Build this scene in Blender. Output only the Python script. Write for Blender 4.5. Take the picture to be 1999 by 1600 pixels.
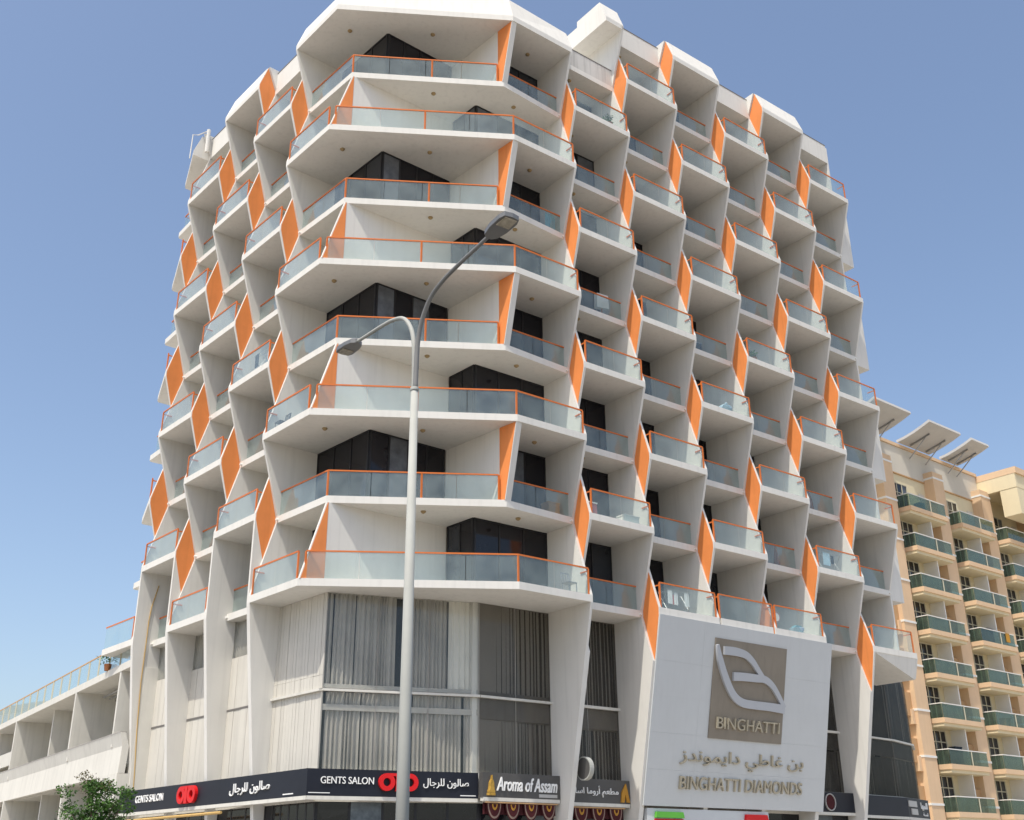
import bpy, bmesh, math, random
from mathutils import Vector, Matrix
random.seed(7)
for o in list(bpy.data.objects): bpy.data.objects.remove(o)
SC = bpy.context.scene
COL = SC.collection
H = 3.2          # storey height
GZ = 7.55        # soffit of level 0 above the pavement
PI = math.pi

# ------------------------------------------------------------------ camera
CAMP = (3.578, -37.53, GZ - 5.946)
pitch, roll, yaw, FPX = 0.4006, 0.0091, 0.1043, 2127.2
cw, sw = math.cos(yaw), math.sin(yaw); c_, s_ = math.cos(pitch), math.sin(pitch); cr, sr = math.cos(roll), math.sin(roll)
a = Vector((cw, -sw, 0)); b = Vector((-s_*sw, -s_*cw, c_)); f = Vector((c_*sw, c_*cw, s_))
right, up = cr*a - sr*b, sr*a + cr*b
cam = bpy.data.cameras.new('camera'); cam.sensor_width = 36; cam.sensor_fit = 'HORIZONTAL'
cam.lens = FPX / 1999 * 36; cam.clip_end = 6000; cam.clip_start = .1
co = bpy.data.objects.new('camera', cam); COL.objects.link(co)
co.matrix_world = Matrix(((right.x, up.x, -f.x, CAMP[0]), (right.y, up.y, -f.y, CAMP[1]), (right.z, up.z, -f.z, CAMP[2]), (0, 0, 0, 1)))
SC.camera = co

# ------------------------------------------------------------------ sky, sun, exposure
SUN = Vector((-.253, -.363, .897)).normalized()      # towards the sun
world = bpy.data.worlds.new('World'); SC.world = world; world.use_nodes = True
wt = world.node_tree; wt.nodes.clear()
sky = wt.nodes.new('ShaderNodeTexSky'); sky.sky_type = 'NISHITA'; sky.sun_disc = False
sky.sun_elevation = math.asin(SUN.z); sky.sun_rotation = math.atan2(SUN.x, SUN.y)
sky.air_density = 1.0; sky.dust_density = 2.6; sky.ozone_density = 0.7; sky.altitude = 10
bg = wt.nodes.new('ShaderNodeBackground'); bg.inputs['Strength'].default_value = .145
wo = wt.nodes.new('ShaderNodeOutputWorld')
wt.links.new(sky.outputs[0], bg.inputs[0]); wt.links.new(bg.outputs[0], wo.inputs[0])
sl = bpy.data.lights.new('sun', 'SUN'); sl.energy = 3.15; sl.angle = math.radians(.53); sl.color = (1, .945, .845)
so = bpy.data.objects.new('sun', sl); COL.objects.link(so)
so.rotation_euler = SUN.to_track_quat('Z', 'Y').to_euler()
SC.view_settings.view_transform = 'Standard'; SC.view_settings.look = 'None'
SC.view_settings.exposure = .46; SC.view_settings.gamma = 1; SC.view_settings.use_curve_mapping = False
SC.render.engine = 'CYCLES'
SC.cycles.max_bounces = 10; SC.cycles.diffuse_bounces = 5; SC.cycles.transparent_max_bounces = 24
SC.cycles.use_denoising = True; SC.cycles.caustics_reflective = False; SC.cycles.caustics_refractive = False
SC.cycles.sample_clamp_indirect = 6

# ------------------------------------------------------------------ materials
MAT = {}
def mat(name, col, rough=.8, metal=0, var=.05, scale=1.2, streak=0, bump=0, spec=.3, bscale=40):
    m = bpy.data.materials.new(name); m.use_nodes = True; nt = m.node_tree
    p = nt.nodes['Principled BSDF']; p.inputs['Roughness'].default_value = rough; p.inputs['Metallic'].default_value = metal
    p.inputs['Specular IOR Level'].default_value = spec
    tc = nt.nodes.new('ShaderNodeTexCoord')
    n = nt.nodes.new('ShaderNodeTexNoise'); n.inputs['Scale'].default_value = scale; n.inputs['Detail'].default_value = 6; n.inputs['Roughness'].default_value = .65
    nt.links.new(tc.outputs['Object'], n.inputs['Vector'])
    mr = nt.nodes.new('ShaderNodeMapRange'); mr.inputs[1].default_value = .3; mr.inputs[2].default_value = .7
    mr.inputs[3].default_value = 1 - var; mr.inputs[4].default_value = 1 + var
    nt.links.new(n.outputs['Fac'], mr.inputs[0])
    last = mr.outputs[0]
    if streak:                                   # rain streaks: noise stretched along the height
        mp = nt.nodes.new('ShaderNodeMapping'); mp.inputs['Scale'].default_value = (5, 5, .22)
        nt.links.new(tc.outputs['Object'], mp.inputs[0])
        n2 = nt.nodes.new('ShaderNodeTexNoise'); n2.inputs['Scale'].default_value = 1.0; n2.inputs['Detail'].default_value = 5
        nt.links.new(mp.outputs[0], n2.inputs['Vector'])
        m2 = nt.nodes.new('ShaderNodeMapRange'); m2.inputs[1].default_value = .5; m2.inputs[2].default_value = .8
        m2.inputs[3].default_value = 1; m2.inputs[4].default_value = 1 - streak
        nt.links.new(n2.outputs['Fac'], m2.inputs[0])
        mm = nt.nodes.new('ShaderNodeMath'); mm.operation = 'MULTIPLY'
        nt.links.new(last, mm.inputs[0]); nt.links.new(m2.outputs[0], mm.inputs[1]); last = mm.outputs[0]
    mx = nt.nodes.new('ShaderNodeVectorMath'); mx.operation = 'SCALE'; mx.inputs[0].default_value = col
    nt.links.new(last, mx.inputs['Scale']); nt.links.new(mx.outputs[0], p.inputs['Base Color'])
    if bump:
        nb = nt.nodes.new('ShaderNodeTexNoise'); nb.inputs['Scale'].default_value = bscale; nb.inputs['Detail'].default_value = 4
        nt.links.new(tc.outputs['Object'], nb.inputs['Vector'])
        bp = nt.nodes.new('ShaderNodeBump'); bp.inputs['Strength'].default_value = bump; bp.inputs['Distance'].default_value = .01
        nt.links.new(nb.outputs['Fac'], bp.inputs['Height']); nt.links.new(bp.outputs[0], p.inputs['Normal'])
    MAT[name] = m
    return m
def glass(name, tint, refl, haze, hazecol=(.5, .58, .6), graze=.7):
    """thin pane: tinted transmission, mirror reflection that grows at grazing angles, a little dust"""
    m = bpy.data.materials.new(name); m.use_nodes = True; nt = m.node_tree; nt.nodes.clear()
    o = nt.nodes.new('ShaderNodeOutputMaterial'); t = nt.nodes.new('ShaderNodeBsdfTransparent'); t.inputs[0].default_value = (*tint, 1)
    g = nt.nodes.new('ShaderNodeBsdfGlossy'); g.inputs['Roughness'].default_value = .03; g.inputs[0].default_value = (.9, .95, 1, 1)
    d = nt.nodes.new('ShaderNodeBsdfDiffuse'); d.inputs[0].default_value = (*hazecol, 1)
    lw = nt.nodes.new('ShaderNodeLayerWeight'); lw.inputs['Blend'].default_value = .5      # facing: symmetric for both sides of the pane
    pw = nt.nodes.new('ShaderNodeMath'); pw.operation = 'POWER'; pw.inputs[1].default_value = 4.0
    nt.links.new(lw.outputs['Facing'], pw.inputs[0])
    ad = nt.nodes.new('ShaderNodeMath'); ad.operation = 'MULTIPLY_ADD'; ad.inputs[1].default_value = graze; ad.inputs[2].default_value = refl + .025
    nt.links.new(pw.outputs[0], ad.inputs[0])
    tc = nt.nodes.new('ShaderNodeTexCoord'); n = nt.nodes.new('ShaderNodeTexNoise'); n.inputs['Scale'].default_value = 1.3; n.inputs['Detail'].default_value = 4
    nt.links.new(tc.outputs['Object'], n.inputs['Vector'])
    hm = nt.nodes.new('ShaderNodeMapRange'); hm.inputs[1].default_value = .3; hm.inputs[2].default_value = .7
    hm.inputs[3].default_value = haze*.6; hm.inputs[4].default_value = haze*1.4
    nt.links.new(n.outputs['Fac'], hm.inputs[0])
    m1 = nt.nodes.new('ShaderNodeMixShader'); m2 = nt.nodes.new('ShaderNodeMixShader')
    nt.links.new(hm.outputs[0], m1.inputs[0])
    nt.links.new(t.outputs[0], m1.inputs[1]); nt.links.new(d.outputs[0], m1.inputs[2])
    nt.links.new(ad.outputs[0], m2.inputs[0]); nt.links.new(m1.outputs[0], m2.inputs[1]); nt.links.new(g.outputs[0], m2.inputs[2])
    nt.links.new(m2.outputs[0], o.inputs[0]); MAT[name] = m
    return m
mat('stucco', (.685, .668, .622), .85, var=.035, scale=.55, streak=.10, bump=.12)
mat('stucco_low', (.63, .612, .555), .85, var=.06, scale=.5, streak=.15, bump=.12)
mat('stucco_stained', (.58, .565, .53), .85, var=.06, scale=.8, streak=.42, bump=.12)
mat('soffit', (.74, .72, .68), .9, var=.03, scale=.8, bump=.08)
mat('orange', (.76, .255, .075), .55, var=.07, scale=.8, streak=.10)
mat('orange_rail', (.62, .165, .035), .4, var=.04, scale=3)
mat('coping', (.16, .15, .14), .7)
mat('window', (.010, .010, .014), .10, var=.3, scale=.8, spec=.42)
mat('window_blue', (.020, .024, .032), .07, var=.3, scale=.8, spec=.6)
mat('window_curtain', (.10, .11, .125), .3, var=.35, scale=2.5, spec=.4)
mat('frame', (.02, .02, .022), .4)
mat('curtain_light', (.47, .45, .415), .9, var=.12, scale=.9, streak=.15)
mat('curtain_dark', (.17, .165, .155), .9, var=.15, scale=.9, streak=.15)
mat('curtain_pale', (.76, .745, .69), .9, var=.06, scale=.7, streak=.10)
mat('cladding', (.58, .555, .495), .8, var=.05, scale=.6, streak=.18)
mat('void', (.012, .012, .013), .9)
mat('trim_dull', (.36, .34, .31), .7, var=.08)
mat('metal_trim', (.48, .47, .45), .45, metal=.3)
mat('sign_black', (.012, .014, .022), .45, var=.15, spec=.3)
mat('sign_grey', (.085, .082, .078), .5, var=.1)
mat('letter_white', (.82, .82, .80), .5)
mat('red', (.62, .012, .015), .35)
mat('gold', (.50, .30, .06), .4, metal=.4, var=.25, scale=9)
mat('bronze', (.42, .38, .29), .4, metal=.25, var=.15, scale=3)
mat('panel', (.55, .57, .575), .45, var=.03, scale=.5, streak=.03, spec=.4)
mat('plaque', (.235, .205, .165), .5, var=.07, scale=.8, streak=.12)
mat('leaf_grey', (.44, .46, .49), .4, var=.02)
mat('maroon', (.055, .008, .010), .8, var=.2, scale=6)
mat('lace', (.27, .19, .15), .8, var=.1)
mat('mustard', (.42, .21, .03), .7, var=.15)
mat('shop_glass', (.012, .013, .016), .08, var=.2, spec=.5)
mat('shop_lit', (.10, .12, .135), .3, var=.5, scale=2.2)
mat('green_panel', (.11, .40, .05), .4)
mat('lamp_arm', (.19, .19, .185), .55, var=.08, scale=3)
mat('light_brown', (.30, .22, .11), .6)
mat('lamp_metal', (.37, .375, .345), .75, metal=0, var=.06, scale=2)
mat('lamp_head', (.20, .20, .195), .4, metal=.3, var=.08)
mat('lamp_lens', (.42, .38, .30), .15, var=.3, scale=14)
mat('cream', (.71, .62, .42), .9, var=.04, scale=.5, streak=.05)
mat('cream_grey', (.60, .56, .48), .9, var=.04, scale=.5, streak=.04)
mat('peach', (.70, .50, .32), .9, var=.05, scale=.5, streak=.06)
mat('peach_dark', (.50, .31, .16), .9, var=.06, scale=.6)
mat('white_paint', (.80, .79, .75), .7, var=.02)
mat('canopy_grey', (.50, .49, .47), .8, var=.06, scale=.6)
mat('win_frame', (.52, .48, .36), .6)
mat('paving', (.42, .395, .36), .9, var=.08, scale=.8)
mat('sand', (.42, .37, .30), .95, var=.12, scale=.05)
mat('asphalt', (.055, .054, .052), .9, var=.2, scale=2)
mat('kerb', (.48, .46, .42), .9)
mat('bark', (.12, .085, .06), .9, var=.2, scale=9)
mat('pipe_yellow', (.52, .34, .12), .6, var=.1)
mat('cardboard', (.42, .27, .14), .9)
mat('towel_blue', (.16, .35, .42), .9, var=.2, scale=5)
mat('pale_blue', (.42, .56, .66), .8, var=.1, scale=5)
mat('dark_cloth', (.03, .04, .055), .9)
mat('white_cloth', (.75, .75, .75), .9, var=.05, scale=6)
mat('rose', (.42, .12, .13), .8)
mat('steel', (.35, .35, .35), .35, metal=.6)
mat('rust', (.30, .12, .05), .8)
def leafmat(name, c1, c2):
    m = mat(name, c1, .6); nt = m.node_tree; p = nt.nodes['Principled BSDF']
    oi = nt.nodes.new('ShaderNodeNewGeometry'); rp = nt.nodes.new('ShaderNodeValToRGB')
    rp.color_ramp.elements[0].color = (*c1, 1); rp.color_ramp.elements[1].color = (*c2, 1)
    nt.links.new(oi.outputs['Random Per Island'], rp.inputs[0]); nt.links.new(rp.outputs[0], p.inputs['Base Color'])
    p.inputs['Subsurface Weight'].default_value = 0
leafmat('leaf', (.025, .075, .010), (.085, .175, .03)); leafmat('leaf_brown', (.09, .085, .03), (.16, .13, .06))
glass('rail_glass', (.915, .955, .945), .012, .10, (.60, .69, .66))
glass('green_glass', (.56, .68, .62), -.012, .20, (.20, .26, .21))
glass('front_glass', (.965, .965, .95), -.005, .02)
glass('front_glass_dark', (.70, .69, .67), -.012, .04, (.25, .24, .22), .07)

# ------------------------------------------------------------------ helpers
def V2(x, y): return Vector((x, y))
class MB:
    """collects polygons, prisms, bars; build() links them as one mesh object"""
    def __init__(s): s.v = []; s.f = []; s.mi = []; s.cur = 0
    def poly(s, pts):
        n = len(s.v); s.v += [tuple(p) for p in pts]; s.f.append(list(range(n, n+len(pts)))); s.mi.append(s.cur); return s
    def loft(s, A, B):
        """solid between two polygons with the same number of points"""
        n = len(A); k = len(s.v); s.v += [tuple(p) for p in A] + [tuple(p) for p in B]
        fs = [list(range(k+n-1, k-1, -1)), list(range(k+n, k+2*n))] + [[k+i, k+(i+1) % n, k+n+(i+1) % n, k+n+i] for i in range(n)]
        s.f += fs; s.mi += [s.cur]*len(fs); return s
    def prism(s, plan, z0, z1): return s.loft([(p[0], p[1], z0) for p in plan], [(p[0], p[1], z1) for p in plan])
    def bar(s, p, q, w, h=None, upv=(0, 0, 1)):
        h = h or w; p, q = Vector(p), Vector(q); d = (q-p).normalized(); u = Vector(upv)
        if abs(d.dot(u)) > .98: u = Vector((0, 1, 0)) if abs(d.y) < .9 else Vector((1, 0, 0))
        x = d.cross(u).normalized()*w/2; y = x.cross(d).normalized()*h/2
        c = [x+y, -x+y, -x-y, x-y]
        return s.loft([p+i for i in c], [q+i for i in c])
    def tube(s, pts, rad, n=10):
        pts = [Vector(p) for p in pts]; rad = rad if isinstance(rad, (list, tuple)) else [rad]*len(pts)
        k = len(s.v); ref = None
        for i, p in enumerate(pts):
            d = (pts[min(i+1, len(pts)-1)] - pts[max(i-1, 0)]).normalized()
            if ref is None: ref = d.orthogonal().normalized()
            ref = (ref - d*ref.dot(d)).normalized(); t = d.cross(ref)
            s.v += [tuple(p + (ref*math.cos(2*PI*j/n) + t*math.sin(2*PI*j/n))*rad[i]) for j in range(n)]
        for i in range(len(pts)-1):
            for j in range(n):
                s.f.append([k+i*n+j, k+i*n+(j+1) % n, k+(i+1)*n+(j+1) % n, k+(i+1)*n+j]); s.mi.append(s.cur)
        s.f.append([k+j for j in range(n-1, -1, -1)]); s.f.append([k+(len(pts)-1)*n+j for j in range(n)]); s.mi += [s.cur]*2
        return s
    def ball(s, c, r, n=8, sc=(1, 1, 1)):
        c = Vector(c); k = len(s.v); m = max(4, n//2+1)
        for i in range(m+1):
            th = PI*i/m
            for j in range(n): s.v.append(tuple(c + Vector((math.sin(th)*math.cos(2*PI*j/n)*r*sc[0], math.sin(th)*math.sin(2*PI*j/n)*r*sc[1], math.cos(th)*r*sc[2]))))
        for i in range(m):
            for j in range(n): s.f.append([k+i*n+j, k+(i+1)*n+j, k+(i+1)*n+(j+1) % n, k+i*n+(j+1) % n]); s.mi.append(s.cur)
        return s
    def build(s, name, m, parent=None, smooth=False):
        me = bpy.data.meshes.new(name); me.from_pydata(s.v, [], s.f)
        ms = m if isinstance(m, (list, tuple)) else [m]
        for i in ms: me.materials.append(MAT[i])
        if len(ms) > 1: me.polygons.foreach_set('material_index', s.mi)
        bm = bmesh.new(); bm.from_mesh(me)
        bmesh.ops.remove_doubles(bm, verts=bm.verts, dist=1e-5) if smooth else None
        bmesh.ops.recalc_face_normals(bm, faces=bm.faces); bm.to_mesh(me); bm.free()
        if smooth: me.polygons.foreach_set('use_smooth', [True]*len(me.polygons))
        o = bpy.data.objects.new(name, me); COL.objects.link(o)
        if parent is not None:
            o.parent = parent; o.matrix_parent_inverse = world_inv(parent)
        return o
def world_inv(p):
    return Matrix.Identity(4) if p.parent else Matrix.Translation(p.location).inverted()
def tag(o, label=None, cat=None, group=None, kind=None):
    if label: o['label'] = label
    if cat: o['category'] = cat
    if group: o['group'] = group
    if kind: o['kind'] = kind
    return o
def thing(name, label, cat, loc, group=None):
    o = bpy.data.objects.new(name, None); COL.objects.link(o); o.location = loc; o.empty_display_size = .3
    return tag(o, label, cat, group)

# plan frames of the two facades -----------------------------------------------------------------
uR = V2(.85059, .52583); nR = V2(.52583, -.85059); uL = V2(-.57918, .81520); nL = V2(-.81520, -.57918)
PL = V2(0, 0); PR = V2(7.714, 0); PLi = V2(.763, .545); PRi = V2(7.335, .56)
FRu = [3.44 + 3.4263*j for j in range(7)]; FLu = [3.459 + 3.412*j for j in range(5)]
dR, dL, BACK = .90, .86, 2.5
KL = V2(2.20, 1.36); KR = V2(6.22, 1.98); Q = V2(5.22, 3.38)
def pR(u, d): return PR + uR*u - nR*d
def pL(u, d): return PL + uL*u - nL*d
def Z(k): return GZ + H*k
def P3(p, z): return Vector((p[0], p[1], z))
NOSE, LEAF = .27, .11
BACKR = 2.95         # depth of the balconies of the right facade beyond the first bay
SLR, SLL = .22, .115         # the podium fins lean inwards going down
TOPZ = {'c': 9, 'L': 9}

# ------------------------------------------------------------------ the ground
def structure(name, mb, m): return tag(mb.build(name, m), kind='structure')
structure('ground', MB().poly([(-3000, -3000, -.02), (3000, -3000, -.02), (3000, 3000, -.02), (-3000, 3000, -.02)]), 'sand')
mbp = MB(); mbp.prism([(-60, -9), (70, -9), (70, 60), (-60, 60)], -.01, .13); structure('pavement', mbp, 'paving')
structure('road', MB().prism([(-200, -30), (200, -30), (200, -9.2), (-200, -9.2)], -.015, .012), 'asphalt')
structure('kerb', MB().prism([(-60, -9.2), (70, -9.2), (70, -9.002), (-60, -9.002)], -.01, .14), 'kerb')
mbl = MB()
for i in range(-12, 13): mbl.prism([(i*7, -19.6), (i*7+3, -19.6), (i*7+3, -19.45), (i*7, -19.45)], .013, .017)
structure('road_marking', mbl, 'white_paint')
structure('near_pavement', MB().prism([(-60, -60), (70, -60), (70, -30.2), (-60, -30.2)], -.01, .13), 'paving')

# ------------------------------------------------------------------ the zigzag apartment tower
B = thing('apartment_tower', 'white apartment tower with zigzag balconies, orange fin panels and glass railings', 'building', (4, 6, 0))
# core behind all the glazing
mb = MB(); mb.prism([pL(15.2, BACK+.12), KL+V2(.05, .12), Q+V2(0, .15), KR+V2(0, .14), pR(FRu[1]-.05, BACK+.12), pR(FRu[1]-.05, BACKR+.12), pR(24.0, BACKR+.12), pR(24.0, 15), pL(15.2, 15)], 0.13, Z(9)+.2)
mb.prism([pR(FRu[1]-.4, BACK+1.4), pR(24.0, BACKR+.125), pR(24.0, 14.9), pR(FRu[1]-.4, 14.9)], Z(9)+.2, Z(10)+.25)
mb.build('wall', 'stucco', B)

def outR(i, k): return (i + k) % 2 == 1          # R2 out at 9, R1 out at 8, corner (R0) out at odd
def outL(i, k): return (i + k) % 2 == 1          # L1 out at 8, L0 out at odd
def zig(depth, outs, k0, k1, slope, top):
    """front profile (depth, z) of one bay from the pavement to its top"""
    pts = [(max(0, slope)*(H), 0)]
    pts = [(slope*(Z(1)-.13), .13)]
    if not outs(k0): pts.append((slope*1.75, Z(1)-1.75))
    for k in range(k0, k1+1):
        d = 0 if outs(k) else depth
        pts += [(d, Z(k)), (d, Z(k)+NOSE)]
    d = 0 if outs(k1) else depth
    pts.append((d + (depth/2-d)*(.9 if d == 0 else 1.06), Z(k1)+top))
    return pts
def leaf(side, uc, prof, t0, t1, back=None):
    back = back or (BACK+.1 if side == 'L' or uc < FRu[1]-.2 else BACKR+.1)
    P = pR if side == 'R' else pL
    A = [P3(P(uc+t0, d), z) for d, z in prof]; Bp = [P3(P(uc+t1, d), z) for d, z in prof]
    A += [P3(P(uc+t0, back), prof[-1][1]), P3(P(uc+t0, back), prof[0][1])]
    Bp += [P3(P(uc+t1, back), prof[-1][1]), P3(P(uc+t1, back), prof[0][1])]
    return MB().loft(A, Bp)
PANEL_H = 1.6
def orange(side, uc, k, leafobj, face, ztop=None, low=False):
    """rhombus painted on the leaf where it stands out in front of its neighbour; face = -1/+1 along u"""
    P = pR if side == 'R' else pL; dep = dR if side == 'R' else dL; e = .03
    zt, zb = Z(k)+NOSE+(H-NOSE)/2, Z(k)-(H-NOSE)/2
    dt = dep/2
    pts = [(dt, zt), (e, Z(k)+NOSE-.02), (e, Z(k)+.02), (dt, zb), (dep-.015, Z(k)+.02), (dep-.015, Z(k)+NOSE-.02)]
    if ztop is not None: pts[0] = (dep*.46, ztop)
    if low:
        sl_ = SLR if side == 'R' else SLL
        pts[3] = (sl_*1.75+.01, Z(1)-1.75); pts[2] = (e+.01, Z(k)-.02)
    f0 = uc + face*(LEAF+.001) if False else uc
    A = [P3(P(uc, d), z) for d, z in pts]; Bq = [P3(P(uc+face*.012, d), z) for d, z in pts]
    MB().loft(A, Bq).build('orange_panel', 'orange', leafobj)
# --- right-hand fins: each is two leaves, one per bay
for j in range(7):
    kt = 9 if j == 0 else 10
    # leaf of bay j (left of the fin)
    outs = lambda k, i=j: outR(i, k)
    if j == 6:
        prof = [(1.0, Z(1)-.9), (.25, Z(1)-.9)]
        for k in range(1, 11):
            d = 0 if outR(6, k) else dR
            prof += [(d, Z(k)), (d, Z(k)+NOSE)]
            if outR(6, k): prof.append((dR, Z(k)+NOSE+.001))
        prof.append((dR, Z(10)+1.1))
        lf = leaf('R', FRu[6], prof, -LEAF, 0).build('fin_wall', 'stucco', B)
        for k in (3, 5, 7, 9):
            MB().prism([pR(FRu[6]+.003, .92), pR(FRu[6]+1.05, .92), pR(FRu[6]+1.05, 2.4), pR(FRu[6]+.003, 2.4)], Z(k-1)-.2, Z(k)+.2).build('end_wall', 'stucco', B)
    else:
        top = 1.42 if j != 1 else .0
        pr_ = zig(dR, outs, 1, kt if j != 1 else 9, SLR, top)
        if j == 1: pr_ = zig(dR, outs, 1, 9, SLR, 0)[:-1] + [(0, Z(10)), (0, Z(10)+.2)]
        lf = leaf('R', FRu[j], pr_, -LEAF, 0, None if j != 1 else 3.9).build('fin_wall', 'stucco', B)
    # leaf of bay j+1 (right of the fin), carries the orange on its left face
    if j < 6:
        kt2 = 9 if j == 0 else 10
        l2 = leaf('R', FRu[j], zig(dR, lambda k, i=j+1: outR(i, k), 1, kt2, SLR, 1.42), 0.0005, LEAF).build('fin_wall', 'stucco', B)
        for k in range(1, kt2+1):
            if outR(j+1, k):
                orange('R', FRu[j], k, l2, -1, Z(k)+1.38 if k == kt2 else None, low=(k == 1))
# --- left-hand fins
for j in range(4):
    l1 = leaf('L', FLu[j], zig(dL, lambda k, i=j: outL(i, k) or k == 1, 1, 9, SLL, 1.42), -LEAF, 0).build('fin_wall', 'stucco', B)
    l2 = leaf('L', FLu[j], zig(dL, lambda k, i=j+1: outL(i, k) or k == 1, 1, 8 if j == 3 else 9, SLL, 1.42), 0.0005, LEAF).build('fin_wall', 'stucco', B)
    for k in range(2, 10):
        if outL(j+1, k) and not (j == 3 and k == 9): orange('L', FLu[j], k, l2, -1, Z(k)+1.38 if k == 9 else None)

# --- glazing
def glazing(a, b, k, n=None, kinds=None, z0=None, z1=None, front=None):
    """dark aluminium window from plan point a to b (seen from outside on the right of a->b)"""
    a, b = V2(*a), V2(*b); d = (b-a); L = d.length; d.normalize(); nn = V2(d.y, -d.x)
    z0 = z0 or Z(k)+NOSE; z1 = z1 or Z(k+1)
    n = n or max(1, round(L/1.15))
    fr = MB()
    for i in range(n+1):
        p = a + d*(L*i/n); p = p + d*(.025 if i == 0 else -.025 if i == n else 0)
        fr.bar(P3(p+nn*.03, z0), P3(p+nn*.03, z1), .05, .07, (d.x, d.y, 0))
    for z in (z0+.025, z1-.03):
        fr.bar(P3(a+nn*.028, z), P3(b+nn*.028, z), .066, .05)
    w = fr.build('window', 'frame', B)
    for i in range(n):
        p, q = a+d*(L*i/n+.025), a+d*(L*(i+1)/n-.025)
        mm = (kinds[i % len(kinds)] if kinds else random.choices(['window', 'window_blue', 'window_curtain'], [10, 4, 2])[0])
        MB().prism([p, q, q+nn*.03, p+nn*.03], z0+.05, z1-.06).build('pane', mm, w)
def slab(plan, k, m='stucco'):
    o = MB().prism(plan, Z(k), Z(k)+NOSE).build('balcony_slab', m, B)
    return o
def ceiling_light(p, k):
    z = Z(k)
    mb = MB().tube([P3(p, z-.001), P3(p, z-.03), P3(p, z-.075), P3(p, z-.10)], [.10, .105, .07, .03], 10)
    mb.build('ceiling_light', 'light_brown', B)
def spout(side, uc, dep, k):
    P = pR if side == 'R' else pL
    z = Z(k)+.12
    MB().tube([P3(P(uc, dep+.02), z), P3(P(uc, dep-.09), z-.005)], .045, 8).build('drain_spout', 'white_paint', B)

def railing(path, k, posts=(), ends=(None, None), n_per=None, base=None):
    """handrail along a plan polyline; glass under it, orange posts at the given distances, short returns at free ends"""
    z0 = Z(k)+NOSE; zt = z0+1.0
    path = [V2(*p) for p in path]
    mb = MB()
    segs = list(zip(path[:-1], path[1:]))
    for i, (p, q) in enumerate(segs):
        d = (q-p).normalized()
        mb.bar(P3(p-d*(.02 if i else 0), zt), P3(q+d*(.02 if i < len(segs)-1 else 0), zt), .055, .05)
    for e, p in zip(ends, (path[0], path[-1])):
        if e is not None: mb.bar(P3(p, zt-.10), P3(p+V2(*e), zt-.10), .045, .045)
    r = mb.build('balcony_railing', 'orange_rail', B)
    for p in posts:
        MB().bar(P3(p, z0), P3(p, zt-.02), .055, .06, (uR.x, uR.y, 0)).build('post', 'orange_rail', r)
    for i, (p, q) in enumerate(segs):
        d = (q-p); L = d.length; d.normalize(); nn = V2(d.y, -d.x)
        n = max(1, round(L/1.75)) if n_per is None else n_per
        for t in range(n):
            s0, s1 = p+d*(L*t/n+.012), p+d*(L*(t+1)/n-.012)
            MB().prism([s0-nn*.006, s1-nn*.006, s1+nn*.006, s0+nn*.006], z0+.015, zt-.03).build('glass_pane', 'rail_glass', r)

def bay(side, i, k, ktop):
    """slab k of a regular bay, its railing and the window above it"""
    P, fu, dep = (pR, FRu, dR) if side == 'R' else (pL, FLu, dL)
    n_, u_ = (nR, uR) if side == 'R' else (nL, uL)
    u0, u1 = fu[i-1]+LEAF+.0007, fu[i]-LEAF-.0007
    out = (i+k) % 2 == 1
    ext = side == 'R' and i == 3 and k == 1
    d = 0 if (out or ext) else dep
    bk = BACKR if side == 'R' and i >= 2 else BACK
    plan = [P(u0, d), P(u1, d), P(u1, bk+.1), P(u0, bk+.1)]
    slab(plan, k)
    if k == ktop: return
    if out or ext:
        s = .07; a, b = P(fu[i-1]+.16, s), P(fu[i]-.13, s)
        if ext: a, b = P(fu[i-1]+.10, s), P(fu[i]-.02, s)
        back = -n_*.42
        railing([a, b], k, [a, b], (-n_*.30, back), n_per=2)
    else:
        s = dep+.22
        railing([P(u0, s), P(u1, s)], k, n_per=2)
        spout(side, fu[i]-.17, dep, k)
    g0, g1 = P(u0, bk), P(u1, bk)
    if side == 'R': glazing(g0, g1, k, 3)
    else: glazing(g1, g0, k, 3)
for i in range(1, 7):
    kt = 9 if i == 1 else 10
    for k in range(1, kt+1):
        bay('R', i, k, kt)
        if k > 1: ceiling_light(pR(FRu[i]-2.3, 1.55), k)
for i in range(1, 4):
    for k in range(1, 10):
        bay('L', i, k, 9)
        if k > 1: ceiling_light(pL(FLu[i]-1.4, 1.6), k)
# L4: a short bay that turns the rear corner
for k in range(2, 10):
    out = (4+k) % 2 == 1; u0 = FLu[3]+LEAF+.0007; d = 0 if out else dL
    slab([pL(u0, d), pL(u0+3.02, 1.0), pL(u0+3.15, 1.10), pL(u0+3.15, BACK+.1), pL(u0, BACK+.1)], k)
    if k < 9:
        s = d+.07 if out else d+.2
        railing([pL(u0+.06, s), pL(u0+2.85, 1.18), pL(u0+2.85, BACK)], k, [pL(u0+.06, s)] if out else (), (-nL*.3 if out else None, None), n_per=2)
slab([pL(FLu[3]+LEAF+.0007, 0), pL(FLu[4]-LEAF-.001, 0), pL(FLu[4]-LEAF-.001, BACK+.1), pL(FLu[3]+LEAF+.0007, BACK+.1)], 1)
railing([pL(FLu[3]+.2, .07), pL(FLu[4]-.12, .07)], 1, [pL(FLu[3]+.2, .07)], (-nL*.3, None), n_per=2)

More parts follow.
